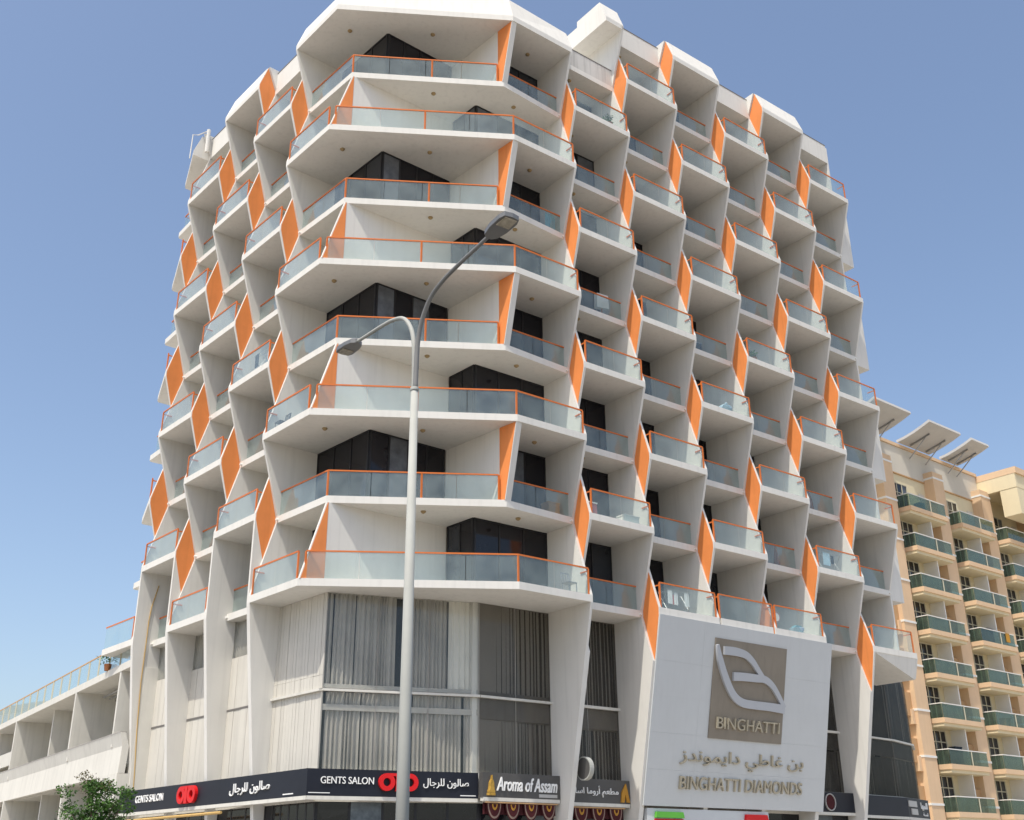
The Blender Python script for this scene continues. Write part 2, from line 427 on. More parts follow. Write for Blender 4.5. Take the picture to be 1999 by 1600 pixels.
# --- corner unit
def divider(front_bot, front_top, end, k, face, oz, other=.06):
    """slanted-front party wall of the corner unit; face=+1: orange on its right, -1 on its left"""
    fb, ft, e = V2(*front_bot), V2(*front_top), V2(*end)
    d = (e-fb).normalized(); nn = V2(d.y, -d.x)*.06; n2 = V2(d.y, -d.x)*other
    ftp = fb + d*(ft-fb).dot(d)
    z0, z1 = Z(k)+NOSE, Z(k+1)-.001
    pa, pb = (nn, -n2) if face > 0 else (n2, -nn)
    A = [P3(p+pa, z) for p, z in ((fb, z0), (ftp, z1), (e, z1), (e, z0))]
    Bq = [P3(p+pb, z) for p, z in ((fb, z0), (ftp, z1), (e, z1), (e, z0))]
    w = MB().loft(A, Bq).build('fin_wall', 'stucco', B)
    o = fb + d*oz if (ft-fb).dot(d) > 0 else ftp + d*oz
    sgn = 1 if face > 0 else -1
    off0, off1 = nn*sgn*1.002, nn*sgn*1.2
    e_ = .035
    q = [(fb+d*e_, z0), (ftp+d*e_, z1-.01), (o, z1-.01), (o, z0)]
    MB().loft([P3(p+off0, z) for p, z in q], [P3(p+off1, z) for p, z in q]).build('orange_panel', 'orange', w)
gL_end, gR_end = pL(FLu[0]-LEAF, BACK), pR(FRu[0]-LEAF, BACK)
for k in range(1, 10):
    out = k % 2 == 1
    uu0, uu1 = FLu[0]-LEAF-.0007, FRu[0]-LEAF-.0007
    if out: plan = [pL(uu0, 0), PL, PR, pR(uu1, 0)]
    else: plan = [pL(uu0, dL), PLi, PRi, pR(uu1, dR)]
    plan += [pR(uu1, BACK+.1), KR+V2(0, .1), Q+V2(0, .1), KL+V2(.05, .1), pL(uu0, BACK+.1)]
    slab(plan, k, 'soffit' if False else 'stucco')
    if k == 9: break
    s = .07
    ix = V2(0, 1)
    if out:      # B floors: party wall at the left corner
        divider(PL+V2(.03, .02), PLi, Q, k, 1, .955)
        railing([pL(FLu[0]-.14, s), pL(.17, s)], k, [pL(FLu[0]-.14, s), pL(.17, s)], (-nL*.42, None), n_per=2)
        a0, a1, a2, a3 = PL+V2(.22, s+.03), PL+V2(3.95, s), PR+V2(-.03, s), pR(FRu[0]-.13, s)
        railing([a0, a2, a3], k, [a0, a1, a2, a3], (None, -nR*.42))
        glazing(gL_end, KL+uL*.09, k, 3); glazing(Q+V2(.09, -.13), KR, k, 2); glazing(KR, gR_end, k, 3)
    else:        # A floors: party wall at the right corner
        divider(PRi, PR+V2(-.03, .02), Q, k, -1, .94, .22)
        s = .10
        q0, q1, q2, q3 = pL(FLu[0]-LEAF, dL+s), PLi+V2(.02, s), (PLi+PRi)/2+V2(.15, s), PRi+V2(-.28, s)
        railing([q0, q1, q3], k, [q1, q2, q3], (None, None))
        railing([pR(.30-.25, dR+.2), pR(FRu[0]-LEAF, dR+.2)], k, n_per=2)
        spout('R', FRu[0]-.17, dR, k); spout('L', FLu[0]-.17, dL, k)
        kd = None
        glazing(gL_end, KL, k, 3); glazing(KL, Q-V2(.12, .08), k, 4, ['window_curtain', 'window'] if k == 4 else None); glazing(KR+uR*.30, gR_end, k, 3)
for k in range(2, 10):
    ceiling_light(V2(4.2, 1.2) if k % 2 else V2(4.3, 1.3), k)
    ceiling_light(V2(7.9, 1.9) if k % 2 == 0 else V2(8.6, 2.1), k)
    if k % 2 == 1: ceiling_light(V2(.5, 1.3), k)
# --- roof edge
TOPH = 1.40
mid = lambda A_, B_, t: A_ + (B_-A_)*t
mb = MB()
z0 = Z(9)+NOSE; t = .42
lo = [pL(FLu[0]-LEAF, 0), PL, PR, pR(FRu[0]-LEAF, 0)]
hi = [pL(FLu[0]-LEAF, dL*t), PL+(PLi-PL)*t, PR+(PRi-PR)*t, pR(FRu[0]-LEAF, dR*t)]
lob = [pL(FLu[0]-LEAF, .95), V2(.9, .9), V2(7.2, .9), pR(FRu[0]-LEAF, 1.0)]
for i in range(3):
    mb.loft([P3(lo[i], z0), P3(lo[i+1], z0), P3(lob[i+1], z0), P3(lob[i], z0)], [P3(hi[i], z0+TOPH-.27), P3(hi[i+1], z0+TOPH-.27), P3(lob[i+1], z0+TOPH-.27), P3(lob[i], z0+TOPH-.27)])
mb.build('parapet', 'stucco', B)
def parapet(side, i, k, u0=None, u1=None):
    P, fu, dep = (pR, FRu, dR) if side == 'R' else (pL, FLu, dL)
    u0 = fu[i-1]+LEAF+.001 if u0 is None else u0; u1 = fu[i]-LEAF-.001 if u1 is None else u1
    z0, z1 = Z(k)+NOSE, Z(k)+1.40
    if (i+k) % 2 == 1:
        d0, d1 = 0, dep*.42
    else:
        d0 = d1 = dep; z1 = Z(k)+1.22
    mb = MB().loft([P3(P(u0, d0), z0), P3(P(u1, d0), z0), P3(P(u1, d1), z1), P3(P(u0, d1), z1)],
                   [P3(P(u0, d1+.35), z0), P3(P(u1, d1+.35), z0), P3(P(u1, d1+.2), z1), P3(P(u0, d1+.2), z1)])
    pp = mb.build('parapet', 'stucco_stained' if side == 'R' and i == 1 else 'stucco', B)
    if d0 == d1:
        MB().prism([P(u0, d0-.015), P(u1, d0-.015), P(u1, d0+.22), P(u0, d0+.22)], z1, z1+.045).build('coping', 'coping', pp)
for i in range(2, 7): parapet('R', i, 10)
parapet('R', 1, 9)
for i in range(1, 4): parapet('L', i, 9)
u0 = FLu[3]+LEAF+.001
MB().loft([P3(pL(u0, 0), Z(9)+NOSE), P3(pL(u0+3.02, 1.0), Z(9)+NOSE), P3(pL(u0+3.15, 1.1), Z(9)+NOSE), P3(pL(u0+3.15, BACK), Z(9)+NOSE), P3(pL(u0, BACK), Z(9)+NOSE)],
          [P3(pL(u0, dL*.45), Z(9)+1.35), P3(pL(u0+2.2, 1.2), Z(9)+1.35), P3(pL(u0+2.35, 1.3), Z(9)+1.35), P3(pL(u0+2.35, BACK), Z(9)+1.35), P3(pL(u0, BACK), Z(9)+1.35)]).build('parapet', 'stucco', B)
# canopy block above bay R1
ua, ub = FRu[1]-1.15, FRu[1]-.0005
zb = Z(10)
mb = MB().loft([P3(pR(ua, 0), zb), P3(pR(ub, 0), zb), P3(pR(ub, 4), zb), P3(pR(ua, 4), zb)], [P3(pR(ua, 0), zb+NOSE), P3(pR(ub, 0), zb+NOSE), P3(pR(ub, 4), zb+NOSE), P3(pR(ua, 4), zb+NOSE)])
mb.loft([P3(pR(ua, 0), zb+NOSE), P3(pR(ub, 0), zb+NOSE), P3(pR(ub, 2.1), zb+NOSE), P3(pR(ua, 2.1), zb+NOSE)], [P3(pR(ua, .4), zb+1.4), P3(pR(ub, .4), zb+1.4), P3(pR(ub, 2.1), zb+1.4), P3(pR(ua, 2.1), zb+1.4)])
mb.prism([pR(ua, 2.1), pR(ub, 2.1), pR(ub, 4), pR(ua, 4)], zb+NOSE, zb+1.05)
mb.build('roof_canopy', 'stucco', B)

# --- podium: glazed front with curtains, ledge, lintel and shop windows
def wave(a, b, z0, z1, period=.17, amp=.075, seed=0, gaps=0):
    rnd = random.Random(seed); a, b = V2(*a), V2(*b); d = b-a; L = d.length; d.normalize(); nn = V2(d.y, -d.x)
    pts = []; s = 0
    while s < L:
        pts.append((s, amp*rnd.uniform(.5, 1)*(1 if len(pts) % 2 else -1))); s += period/2*rnd.uniform(.6, 1.5)
    pts.append((L, 0)); mb = MB()
    lean = rnd.uniform(-.05, .05)
    for (s0, o0), (s1, o1) in zip(pts[:-1], pts[1:]):
        if rnd.random() < gaps: continue
        mb.poly([P3(a+d*s0+nn*o0, z0), P3(a+d*s1+nn*o1, z0), P3(a+d*(s1)+nn*(o1*.7), z1), P3(a+d*(s0)+nn*(o0*.7), z1)])
    return mb
def curtain_wall(a, b, z0, z1, n, curtains, gl, seed=0, back='void'):
    a, b = V2(*a), V2(*b); d = b-a; L = d.length; d.normalize(); nn = V2(d.y, -d.x)
    fr = MB()
    for i in range(n+1):
        p = a+d*(L*i/n); p = p+d*(.02 if i == 0 else -.02 if i == n else 0)
        fr.bar(P3(p-nn*.02, z0), P3(p-nn*.02, z1), .025, .025, (d.x, d.y, 0))
    w = fr.build('glazed_front', 'trim_dull', B)
    MB().prism([a-nn*.30, b-nn*.30, b-nn*.36, a-nn*.36], z0, z1).build('backing', back, w)
    for i in range(n):
        p, q = a+d*(L*i/n+.02), a+d*(L*(i+1)/n-.02)
        MB().prism([p, q, q+nn*.012, p+nn*.012], z0+.01, z1-.01).build('pane', gl if isinstance(gl, str) else gl[i % len(gl)], w)
    for j, (t0, t1, m, zz0, zz1) in enumerate(curtains):
        wave(a+d*(L*t0)-nn*.14, a+d*(L*t1)-nn*.14, z0 if zz0 is None else zz0, z1 if zz1 is None else zz1, seed=seed*10+j, **({'amp': .10, 'period': .15, 'gaps': .03} if m == 'curtain_light' else {})).build('curtain', m, w)
    return w
def cladding(a, b, z0, z1, n, m='cladding'):
    a, b = V2(*a), V2(*b); d = b-a; L = d.length; d.normalize(); nn = V2(d.y, -d.x)
    w = MB().prism([a-nn*.05, b-nn*.05, b-nn*.02, a-nn*.02], z0, z1).build('clad_wall', 'trim_dull', B)
    for i in range(n):
        p, q = a+d*(L*i/n+.006), a+d*(L*(i+1)/n-.006); j = random.uniform(-.006, .006)
        MB().prism([p-nn*.019, q-nn*.019, q+nn*(.012+j), p+nn*(.012+j)], z0+.004, z1-.004).build('panel', m, w)
zA, zM, zB = Z(1)-.002, GZ-.22, GZ-2.80
c0, c1, c2, c3 = pL(FLu[0]-LEAF-.001, 1.28), V2(1.0, .86), V2(6.46, 2.18), pR(FRu[0]-LEAF-.001, 2.46)
cladding(c0, c1, zM+.1, zM+.55, 16); cladding(c0, c1, zM+.55, zA, 16)
cladding(c0, c1, zB, zM, 16)
curtain_wall(c1, c2, zM+.1, zA, 3, [(.015, .045, 'curtain_light', None, None), (.055, .187, 'curtain_light', None, None), (.195, .455, 'curtain_light', None, None), (.495, .535, 'curtain_light', None, None), (.545, .79, 'curtain_light', None, None), (.80, .995, 'curtain_pale', None, None)], 'front_glass', 3)
curtain_wall(c1, c2, zB, zM, 3, [(.03, .995, 'curtain_light', None, None)], 'front_glass', 4)
curtain_wall(c2, c3, zM+.1, zA, 2, [(.01, .99, 'curtain_dark', None, None)], 'front_glass_dark', 5)
w = curtain_wall(c2, c3, zB, zM, 2, [(.01, .97, 'curtain_dark', None, zM-.75), (.3, .8, 'curtain_light', None, zM-.75)], 'front_glass_dark', 6)
def ledge(path, z, h=.11, o=.12, m='stucco_low', name='ledge'):
    path = [V2(*p) for p in path]
    for a, b in zip(path[:-1], path[1:]):
        d = (b-a).normalized(); nn = V2(d.y, -d.x)
        MB().prism([a-nn*.02, b-nn*.02, b+nn*o, a+nn*o], z-.001, z+h).build(name, m, B)
ledge([c0, c1, c2, c3], zM, .08)
def spandrel(a, b, z0, z1, m='curtain_pale', off=-.08):
    a, b = V2(*a), V2(*b); d = (b-a).normalized(); nn = V2(d.y, -d.x)
    MB().prism([a+nn*off, b+nn*off, b+nn*(off+.03), a+nn*(off+.03)], z0, z1).build('spandrel', m, B)
spandrel(c1, c2, zM-.62, zM-.42, 'curtain_light'); spandrel(c2, c3, zM-.72, zM-.02, 'curtain_light')
spandrel(c1, c2, zM+.12, zM+.26, 'curtain_light'); spandrel(c2, c3, zM+.12, zM+.24, 'curtain_light')
# R1, R5, R6 podium bays
MB().loft([P3(pR(FRu[5]+LEAF+.01, d), z) for d, z in ((.02, Z(1)-.001), (2.4, Z(1)-.001), (2.4, Z(1)-.02), (.03, Z(1)-.02))],
          [P3(pR(FRu[6]-LEAF-.002, d), z) for d, z in ((.02, Z(1)-.001), (2.4, Z(1)-.001), (2.4, Z(1)-.95), (.24, Z(1)-.95))]).build('balcony_underside', 'stucco', B)
for i, gl, cu in ((1, 'front_glass_dark', 'curtain_dark'), (5, 'front_glass_dark', 'curtain_dark')):
    a, b = pR(FRu[i-1]+LEAF+.001, 2.46), pR(FRu[i]-LEAF-.001, 2.46)
    curtain_wall(a, b, zM+.1, zA, 2, [(.01, .99, cu, None, None)], gl, 10+i)
    curtain_wall(a, b, zB, zM, 2, [(.01, .99, cu, None, zM-.8), (.2, .45, 'curtain_light', None, zM-.8)], gl, 20+i)
    ledge([a, b], zM, .1); spandrel(a, b, zM-.75, zM-.02, 'curtain_dark' if i > 1 else 'curtain_light')
cg = [pR(FRu[5]+LEAF+.001, 2.46), pR(25.4, 2.95), pR(28.2, 3.75), pR(30.2, 5.0)]
for n_, (a, b) in enumerate(zip(cg[:-1], cg[1:])):
    curtain_wall(a, b, zM+.1, zA-.2, 1, [(.01, .99, 'curtain_dark', None, None)], 'front_glass_dark', 16+n_)
    curtain_wall(a, b, zB, zM, 1, [(.01, .99, 'curtain_dark', None, zM-.8), (.3, .55, 'curtain_light', None, zM-.8)][:1 + (n_ == 0)], 'front_glass_dark', 26+n_)
    spandrel(a, b, zM-.75, zM-.02, 'curtain_dark')
ledge(cg, zM, .08)
MB().prism([pR(24.05, 3.2), pR(25.4, 3.1), pR(28.2, 3.9), pR(30.2, 5.15), pR(30.2, 12), pR(24.05, 12)], .13, Z(1)-.21).build('wall', 'stucco_low', B)
for i in (1, 2, 3):
    a, b = pL(FLu[i]-LEAF-.001, 1.25), pL(FLu[i-1]+LEAF+.001, 1.25)
    zu = Z(1)-.002
    curtain_wall(a, b, zM+2.0, zu, 2, [(.01, .99, 'curtain_light', None, None)], 'front_glass', 30+i)
    cladding(a, b, zM+.05, zM+1.995, 6); cladding(a, b, zB, zM-.02, 6)
    MB().prism([a, b, b+nL*.03, a+nL*.03], zM-.02, zM+.045).build('ledge', 'coping', B)
# shop fronts below the signs
def shopfront(a, b, n, lit=()):
    a, b = V2(*a), V2(*b); d = b-a; L = d.length; d.normalize(); nn = V2(d.y, -d.x)
    z0, z1 = .14, GZ-3.78
    MB().prism([a-nn*.12, b-nn*.12, b+nn*.10, a+nn*.10], z1, zB-.001).build('lintel', 'stucco_low', B)
    fr = MB()
    for i in range(n+1):
        p = a+d*(L*i/n); p = p+d*(.03 if i == 0 else -.03 if i == n else 0)
        fr.bar(P3(p, z0), P3(p, z1), .06, .09, (d.x, d.y, 0))
    w = fr.build('shop_window', 'frame', B)
    for i in range(n):
        p, q = a+d*(L*i/n+.03), a+d*(L*(i+1)/n-.03)
        MB().prism([p, q, q+nn*.02, p+nn*.02], z0, z1-.005).build('pane', 'shop_lit' if i in lit else 'shop_glass', w)
shopfront(cg[0], cg[1], 4); shopfront(cg[1], cg[2], 2); shopfront(c0, c1, 6); shopfront(c1, c2, 5, (1,)); shopfront(c2, c3, 3, (2,))
for i in (1, 2, 3): shopfront(pL(FLu[i]-LEAF-.001, 1.25), pL(FLu[i-1]+LEAF+.001, 1.25), 3)
for i in (1, 2, 3, 4, 5): shopfront(pR(FRu[i-1]+LEAF+.001, 2.46), pR(FRu[i]-LEAF-.001, 2.46), 3, (1,) if i in (5, 1) else ())
# spine pipe and roof vent on the left
MB().tube([P3(pL(FLu[3]-.25, .55), Z(9)+.2), P3(pL(FLu[3]-.25, .55), Z(9)+1.62)], .10, 10).build('vent_pipe', 'stucco', B)
MB().tube([P3(pL(FLu[3]-.2, .45), Z(9)+1.5), P3(pL(FLu[3]+.35, .25), Z(9)+1.5), P3(pL(FLu[3]+.38, -.03), Z(9)+1.4), P3(pL(FLu[3]+.40, -.05), Z(9)-.1)], .028, 8).build('drain_pipe', 'stucco', B)
MB().tube([P3(pL(FLu[3]-.15, d), GZ+z) for d, z in ((.84, 5.9), (.62, 4.9), (.57, 4.3), (.57, 3.4), (.55, 1.7), (.62, -.2), (.74, -1.9), (.79, -2.8))], .022, 8).build('drain_pipe', 'pipe_yellow', B)
MB().tube([P3(pL(13.5, .0), GZ-3.98), P3(pL(4.2, .05), GZ-3.98)], .05, 8).build('gas_pipe', 'pipe_yellow', B)
# ------------------------------------------------------------------ sign wall of the tower
def frame3(o, x, y, n): return Matrix(((x[0], y[0], n[0], o[0]), (x[1], y[1], n[1], o[1]), (x[2], y[2], n[2], o[2]), (0, 0, 0, 1)))
SW = 1.5/6.95
def text(body, M, x0, x1, y0, y1, ext, name, m, parent, shear=0, bold=0):
    """raised lettering filling the box x0..x1, y0..y1 of the plane M, as a mesh part"""
    cu = bpy.data.curves.new(name, 'FONT'); cu.body = body; cu.extrude = .5; cu.shear = shear; cu.offset = bold; cu.resolution_u = 4
    o = bpy.data.objects.new(name, cu); COL.objects.link(o)
    dg = bpy.context.evaluated_depsgraph_get(); dg.update()
    me = bpy.data.meshes.new_from_object(o.evaluated_get(dg)); bpy.data.objects.remove(o); bpy.data.curves.remove(cu)
    xs = [v.co.x for v in me.vertices]; ys = [v.co.y for v in me.vertices]
    ax, bx, ay, by = min(xs), max(xs), min(ys), max(ys)
    for v in me.vertices:
        p = Vector((x0+(v.co.x-ax)/(bx-ax)*(x1-x0), y0+(v.co.y-ay)/(by-ay)*(y1-y0), (v.co.z+.5)*ext+.001))
        v.co = p
    # split into single letters: islands that overlap along the line belong together
    bm = bmesh.new(); bm.from_mesh(me); bpy.data.meshes.remove(me); bmesh.ops.remove_doubles(bm, verts=bm.verts, dist=1e-5)
    seen = set(); isl = []
    for v in bm.verts:
        if v in seen: continue
        st_ = [v]; seen.add(v); grp = []
        while st_:
            q = st_.pop(); grp.append(q)
            for e in q.link_edges:
                w_ = e.other_vert(q)
                if w_ not in seen: seen.add(w_); st_.append(w_)
        isl.append([min(g.co.x for g in grp), max(g.co.x for g in grp), grp])
    isl.sort(key=lambda i: i[0]); mg = []
    for i in isl:
        if mg and i[0] < mg[-1][1] - .003: mg[-1][1] = max(mg[-1][1], i[1]); mg[-1][2] += i[2]
        else: mg.append(i)
    for _, _, grp in mg:
        gs = set(grp); fs = [f_ for f_ in bm.faces if f_.verts[0] in gs]; idx = {v: n_ for n_, v in enumerate(grp)}
        m2 = bpy.data.meshes.new('letter'); m2.from_pydata([tuple(M @ v.co) for v in grp], [], [[idx[v] for v in f_.verts] for f_ in fs]); m2.materials.append(MAT[m])
        ob = bpy.data.objects.new('letter', m2); COL.objects.link(ob); ob.parent = parent; ob.matrix_parent_inverse = world_inv(parent)
    bm.free()
def plane_poly(M, pts, z0, z1):
    return MB().loft([M @ Vector((x, y, z0)) for x, y in pts], [M @ Vector((x, y, z1)) for x, y in pts])
def smooth_path(pts, n=6):
    pts = [Vector((p[0], p[1])) for p in pts]; out = []
    for i in range(len(pts)-1):
        p0, p1, p2, p3 = pts[max(i-1, 0)], pts[i], pts[i+1], pts[min(i+2, len(pts)-1)]
        for k in range(n):
            t = k/n
            out.append(.5*((2*p1)+(p2-p0)*t+(2*p0-5*p1+4*p2-p3)*t*t+(3*p1-p0-3*p2+p3)*t**3))
    return out+[pts[-1]]
def stroke(mb, M, pts, widths, z0, z1, ):
    P = smooth_path(pts); n = len(P)
    for i in range(n-1):
        q = []
        for k in (i, i+1):
            d = (P[min(k+1, n-1)]-P[max(k-1, 0)]).normalized(); nn = Vector((-d.y, d.x))
            t = k/(n-1)*(len(widths)-1); a_ = int(min(t, len(widths)-2)); wd = widths[a_]+(widths[a_+1]-widths[a_])*(t-a_)
            q.append((P[k]+nn*wd/2, P[k]-nn*wd/2))
        mb.loft([M @ Vector((p.x, p.y, z0)) for p in (q[0][0], q[1][0], q[1][1], q[0][1])], [M @ Vector((p.x, p.y, z1)) for p in (q[0][0], q[1][0], q[1][1], q[0][1])])
O3 = P3(pR(FRu[1], 0), Z(1)); X3 = Vector((uR.x, uR.y, 0)); Y3 = Vector((nR.x*SW, nR.y*SW, 1)).normalized(); N3 = X3.cross(Y3)
MS = frame3(O3 + N3*.05, X3, Y3, N3)
S = thing('brand_sign_wall', 'leaning pale grey panelled wall with a leaf emblem plaque and raised lettering below the balconies', 'sign wall', O3 - Vector((0, 0, 7)))
rows = [0.0, -1.72, -3.05, -4.40, -5.75, -7.07]
cols = [0.0, 2.52, 7.55, 10.58]
for r0, r1 in zip(rows[:-1], rows[1:]):
    for a_, b_ in zip(cols[:-1], cols[1:]):
        g = .0015; jit = random.uniform(-.0015, .0015)
        plane_poly(MS, [(a_+g, r1+g), (b_-g, r1+g), (b_-g, r0-g), (a_+g, r0-g)], -.06, jit).build('panel', 'panel', S)
plane_poly(MS, [(0.02, -7.06), (10.56, -7.06), (10.56, -.02), (.02, -.02)], -.20, -.061).build('backing', 'panel', S)
MP = MS @ Matrix.Translation((0, 0, .05))
pq = plane_poly(MS, [(3.14, -4.45), (7.52, -4.45), (7.52, -.55), (3.14, -.55)], .005, .05).build('plaque', 'plaque', S)
mb = MB()
stroke(mb, MP, [(3.20, -.82), (3.37, -1.32), (3.68, -1.9), (4.08, -2.46), (4.46, -2.80), (4.93, -2.97), (5.66, -3.0), (6.5, -3.0), (7.5, -3.03)], [.12, .30, .33, .33, .33, .33, .33, .36], 0, .10)
stroke(mb, MP, [(3.60, -1.01), (4.02, -.99), (4.45, -1.0), (4.92, -1.07), (5.34, -1.29), (5.67, -1.57), (6.05, -1.90)], [.33, .34, .31, .27, .24, .22], 0, .10)
stroke(mb, MP, [(4.25, -1.98), (4.83, -1.94), (5.56, -1.93), (6.14, -1.93), (6.61, -2.12), (7.01, -2.46), (7.48, -2.97)], [.34, .33, .31, .27, .24, .20], 0, .101)
mb.build('leaf_emblem', 'leaf_grey', pq)
text('BINGHATTI', MP, 3.50, 7.26, -4.05, -3.60, .09, 'lettering', 'bronze', pq)
FORMS = {'ا': '\ufe8d\ufe8e', 'أ': '\ufe83\ufe84', 'ب': '\ufe8f\ufe90\ufe91\ufe92', 'ة': '\ufe93\ufe94', 'ج': '\ufe9d\ufe9e\ufe9f\ufea0', 'د': '\ufea9\ufeaa',
         'ر': '\ufead\ufeae', 'ز': '\ufeaf\ufeb0', 'س': '\ufeb1\ufeb2\ufeb3\ufeb4', 'ص': '\ufeb9\ufeba\ufebb\ufebc', 'ط': '\ufec1\ufec2\ufec3\ufec4', 'ع': '\ufec9\ufeca\ufecb\ufecc',
         'غ': '\ufecd\ufece\ufecf\ufed0', 'ف': '\ufed1\ufed2\ufed3\ufed4', 'ل': '\ufedd\ufede\ufedf\ufee0', 'م': '\ufee1\ufee2\ufee3\ufee4', 'ن': '\ufee5\ufee6\ufee7\ufee8',
         'ه': '\ufee9\ufeea\ufeeb\ufeec', 'و': '\ufeed\ufeee', 'ي': '\ufef1\ufef2\ufef3\ufef4'}
def shape(w):
    """joined letter forms, set right to left"""
    out = []
    for i, ch in enumerate(w):
        if ch not in FORMS: out.append(ch); continue
        fo = FORMS[ch]; pv = i > 0 and len(FORMS.get(w[i-1], '')) == 4; nx = i+1 < len(w) and w[i+1] in FORMS and len(fo) == 4
        out.append(fo[3] if pv and nx else fo[1] if pv else fo[2] if nx else fo[0])
    return ''.join(out)[::-1]
def arabic(word, M, x0, x1, y0, y1, ext, m, parent): return text(shape(word), M, x0, x1, y0, y1, ext, 'lettering', m, parent)
arabic('بن غاطي دايموندز', MS, 1.68, 9.0, -5.62, -4.92, .09, 'bronze', S)
text('BINGHATTI DIAMONDS', MS, 1.75, 9.0, -6.42, -5.93, .09, 'lettering', 'bronze', S)

# ------------------------------------------------------------------ shop signs
def box_sign(name, label, path, z0, z1, m, thick=.22):
    path = [V2(*p) for p in path]
    t = thing(name, label, 'sign', P3((path[0]+path[-1])/2, 0))
    outs = []
    for a_, b_ in zip(path[:-1], path[1:]):
        d = (b_-a_).normalized(); nn = V2(d.y, -d.x)
        MB().prism([a_, b_, b_-nn*thick, a_-nn*thick], z0, z1).build('sign_box', m, t)
        MB().prism([a_+d*.02, b_-d*.02, b_-d*.02-nn*thick*.8, a_+d*.02-nn*thick*.8], z0-.12, z0-.001).build('sign_soffit', 'stucco_low', t)
        outs.append(frame3(P3(a_, z0), Vector((d.x, d.y, 0)), Vector((0, 0, 1)), Vector((nn.x, nn.y, 0))))
    return t, outs
s0, s1, s2 = pL(13.72, .30), V2(.74, .02), V2(6.42, 1.92)
t, (ML, MC) = box_sign('salon_sign', 'long black bent shop sign with red emblems and white GENTS SALON lettering', [s0, s1, s2], GZ-3.64, GZ-2.80, 'sign_black')
LL = (s1-s0).length; LC = (s2-s1).length
text('GENTS SALON', ML, LL*.115, LL*.285, .33, .60, .04, 'lettering', 'letter_white', t)
arabic('صالون للرجال', ML, LL*.65, LL*.84, .22, .62, .04, 'letter_white', t)
def emblem(M, xc, yc, w, h, parent):
    mb = MB()
    for s in (-1, 1):
        c = xc+s*(w/2-h/2)
        n = 20
        for i in range(n):
            a0_, a1_ = 2*PI*i/n, 2*PI*(i+1)/n
            q = [(c+math.cos(a_)*r*1.0, yc+math.sin(a_)*r) for a_, r in ((a0_, h/2), (a1_, h/2), (a1_, h*.235), (a0_, h*.235))]
            mb.loft([M @ Vector((x, y, .001)) for x, y in q], [M @ Vector((x, y, .13)) for x, y in q])
    q = [(xc-h*.17, yc-h/2), (xc+h*.17, yc-h/2), (xc+h*.17, yc+h/2), (xc-h*.17, yc+h/2)]
    mb.loft([M @ Vector((x, y, .001)) for x, y in q], [M @ Vector((x, y, .135)) for x, y in q])
    q = [(xc-w/2+h*.5, yc+h*.34), (xc+w/2-h*.5, yc+h*.34), (xc+w/2-h*.5, yc+h*.5), (xc-w/2+h*.5, yc+h*.5)]
    mb.loft([M @ Vector((x, y, .001)) for x, y in q], [M @ Vector((x, y, .125)) for x, y in q])
    mb.build('emblem', 'red', parent)
emblem(ML, LL*.43, .43, 1.45, .62, t); emblem(MC, LC*.515, .46, 1.38, .56, t)
text('GENTS SALON', MC, LC*.075, LC*.375, .38, .60, .04, 'lettering', 'letter_white', t)
arabic('صالون للرجال', MC, LC*.665, LC*.94, .30, .62, .04, 'letter_white', t)
plane_poly(MC, [(LC*.01, .08), (LC*.13, .08), (LC*.13, .105), (LC*.01, .105)], .001, .01).build('strip', 'letter_white', t)
plane_poly(MC, [(LC*.89, .07), (LC*.985, .07), (LC*.985, .10), (LC*.89, .10)], .001, .01).build('strip', 'letter_white', t)
plane_poly(ML, [(LL*.90, .08), (LL*.945, .08), (LL*.945, .115), (LL*.90, .115)], .001, .01).build('strip', 'letter_white', t)
def stupa(M, x0, x1, y0, y1, parent, m='gold', arch=False):
    w = x1-x0; h = y1-y0; xc = (x0+x1)/2
    mb = MB()
    if arch:
        for pts in ([(x0, y0), (x0+w*.36, y0), (xc, y0+h*.45), (xc, y0+h*.62), (x0+w*.14, y0+h*.55)], [(xc, y0+h*.45), (x0+w*.66, y0), (x1, y0), (x0+w*.80, y0+h*.55), (xc+w*.12, y1), (x0+w*.14, y0+h*.56), (xc, y0+h*.62)]):
            mb.loft([M @ Vector((x, y, .001)) for x, y in pts], [M @ Vector((x, y, .06)) for x, y in pts])
    else:
        lv = [(0, 1), (.12, 1), (.13, .86), (.24, .92), (.26, .75), (.40, .66), (.42, .62), (.62, .54), (.74, .30), (.80, .12), (1, .02)]
        for (a0_, w0_), (a1_, w1_) in zip(lv[:-1], lv[1:]):
            if a1_-a0_ < .015: continue
            A = [(xc-w*w0_/2, y0+h*a0_, .001), (xc+w*w0_/2, y0+h*a0_, .001), (xc+w*w0_/2*.7, y0+h*a0_, .1), (xc-w*w0_/2*.7, y0+h*a0_, .1)]
            Bq = [(xc-w*w1_/2, y0+h*a1_, .001), (xc+w*w1_/2, y0+h*a1_, .001), (xc+w*w1_/2*.7, y0+h*a1_, .1), (xc-w*w1_/2*.7, y0+h*a1_, .1)]
            mb.loft([M @ Vector(p) for p in A], [M @ Vector(p) for p in Bq])
    mb.build('temple_emblem', m, parent)
t, (M1,) = box_sign('restaurant_sign', 'dark grey sign with gold temple emblem and white script left of slanted pillar', [pR(-.12, 2.0), pR(3.31, 2.0)], GZ-3.60, GZ-2.79, 'sign_grey')
stupa(M1, .16, .52, .06, .72, t)
text('Aroma of Assam', M1, .58, 3.28, .22, .68, .04, 'lettering', 'letter_white', t, shear=.25, bold=.012)
plane_poly(M1, [(2.45, .05), (3.28, .05), (3.28, .16), (2.45, .16)], .001, .02).build('phone_strip', 'metal_trim', t)
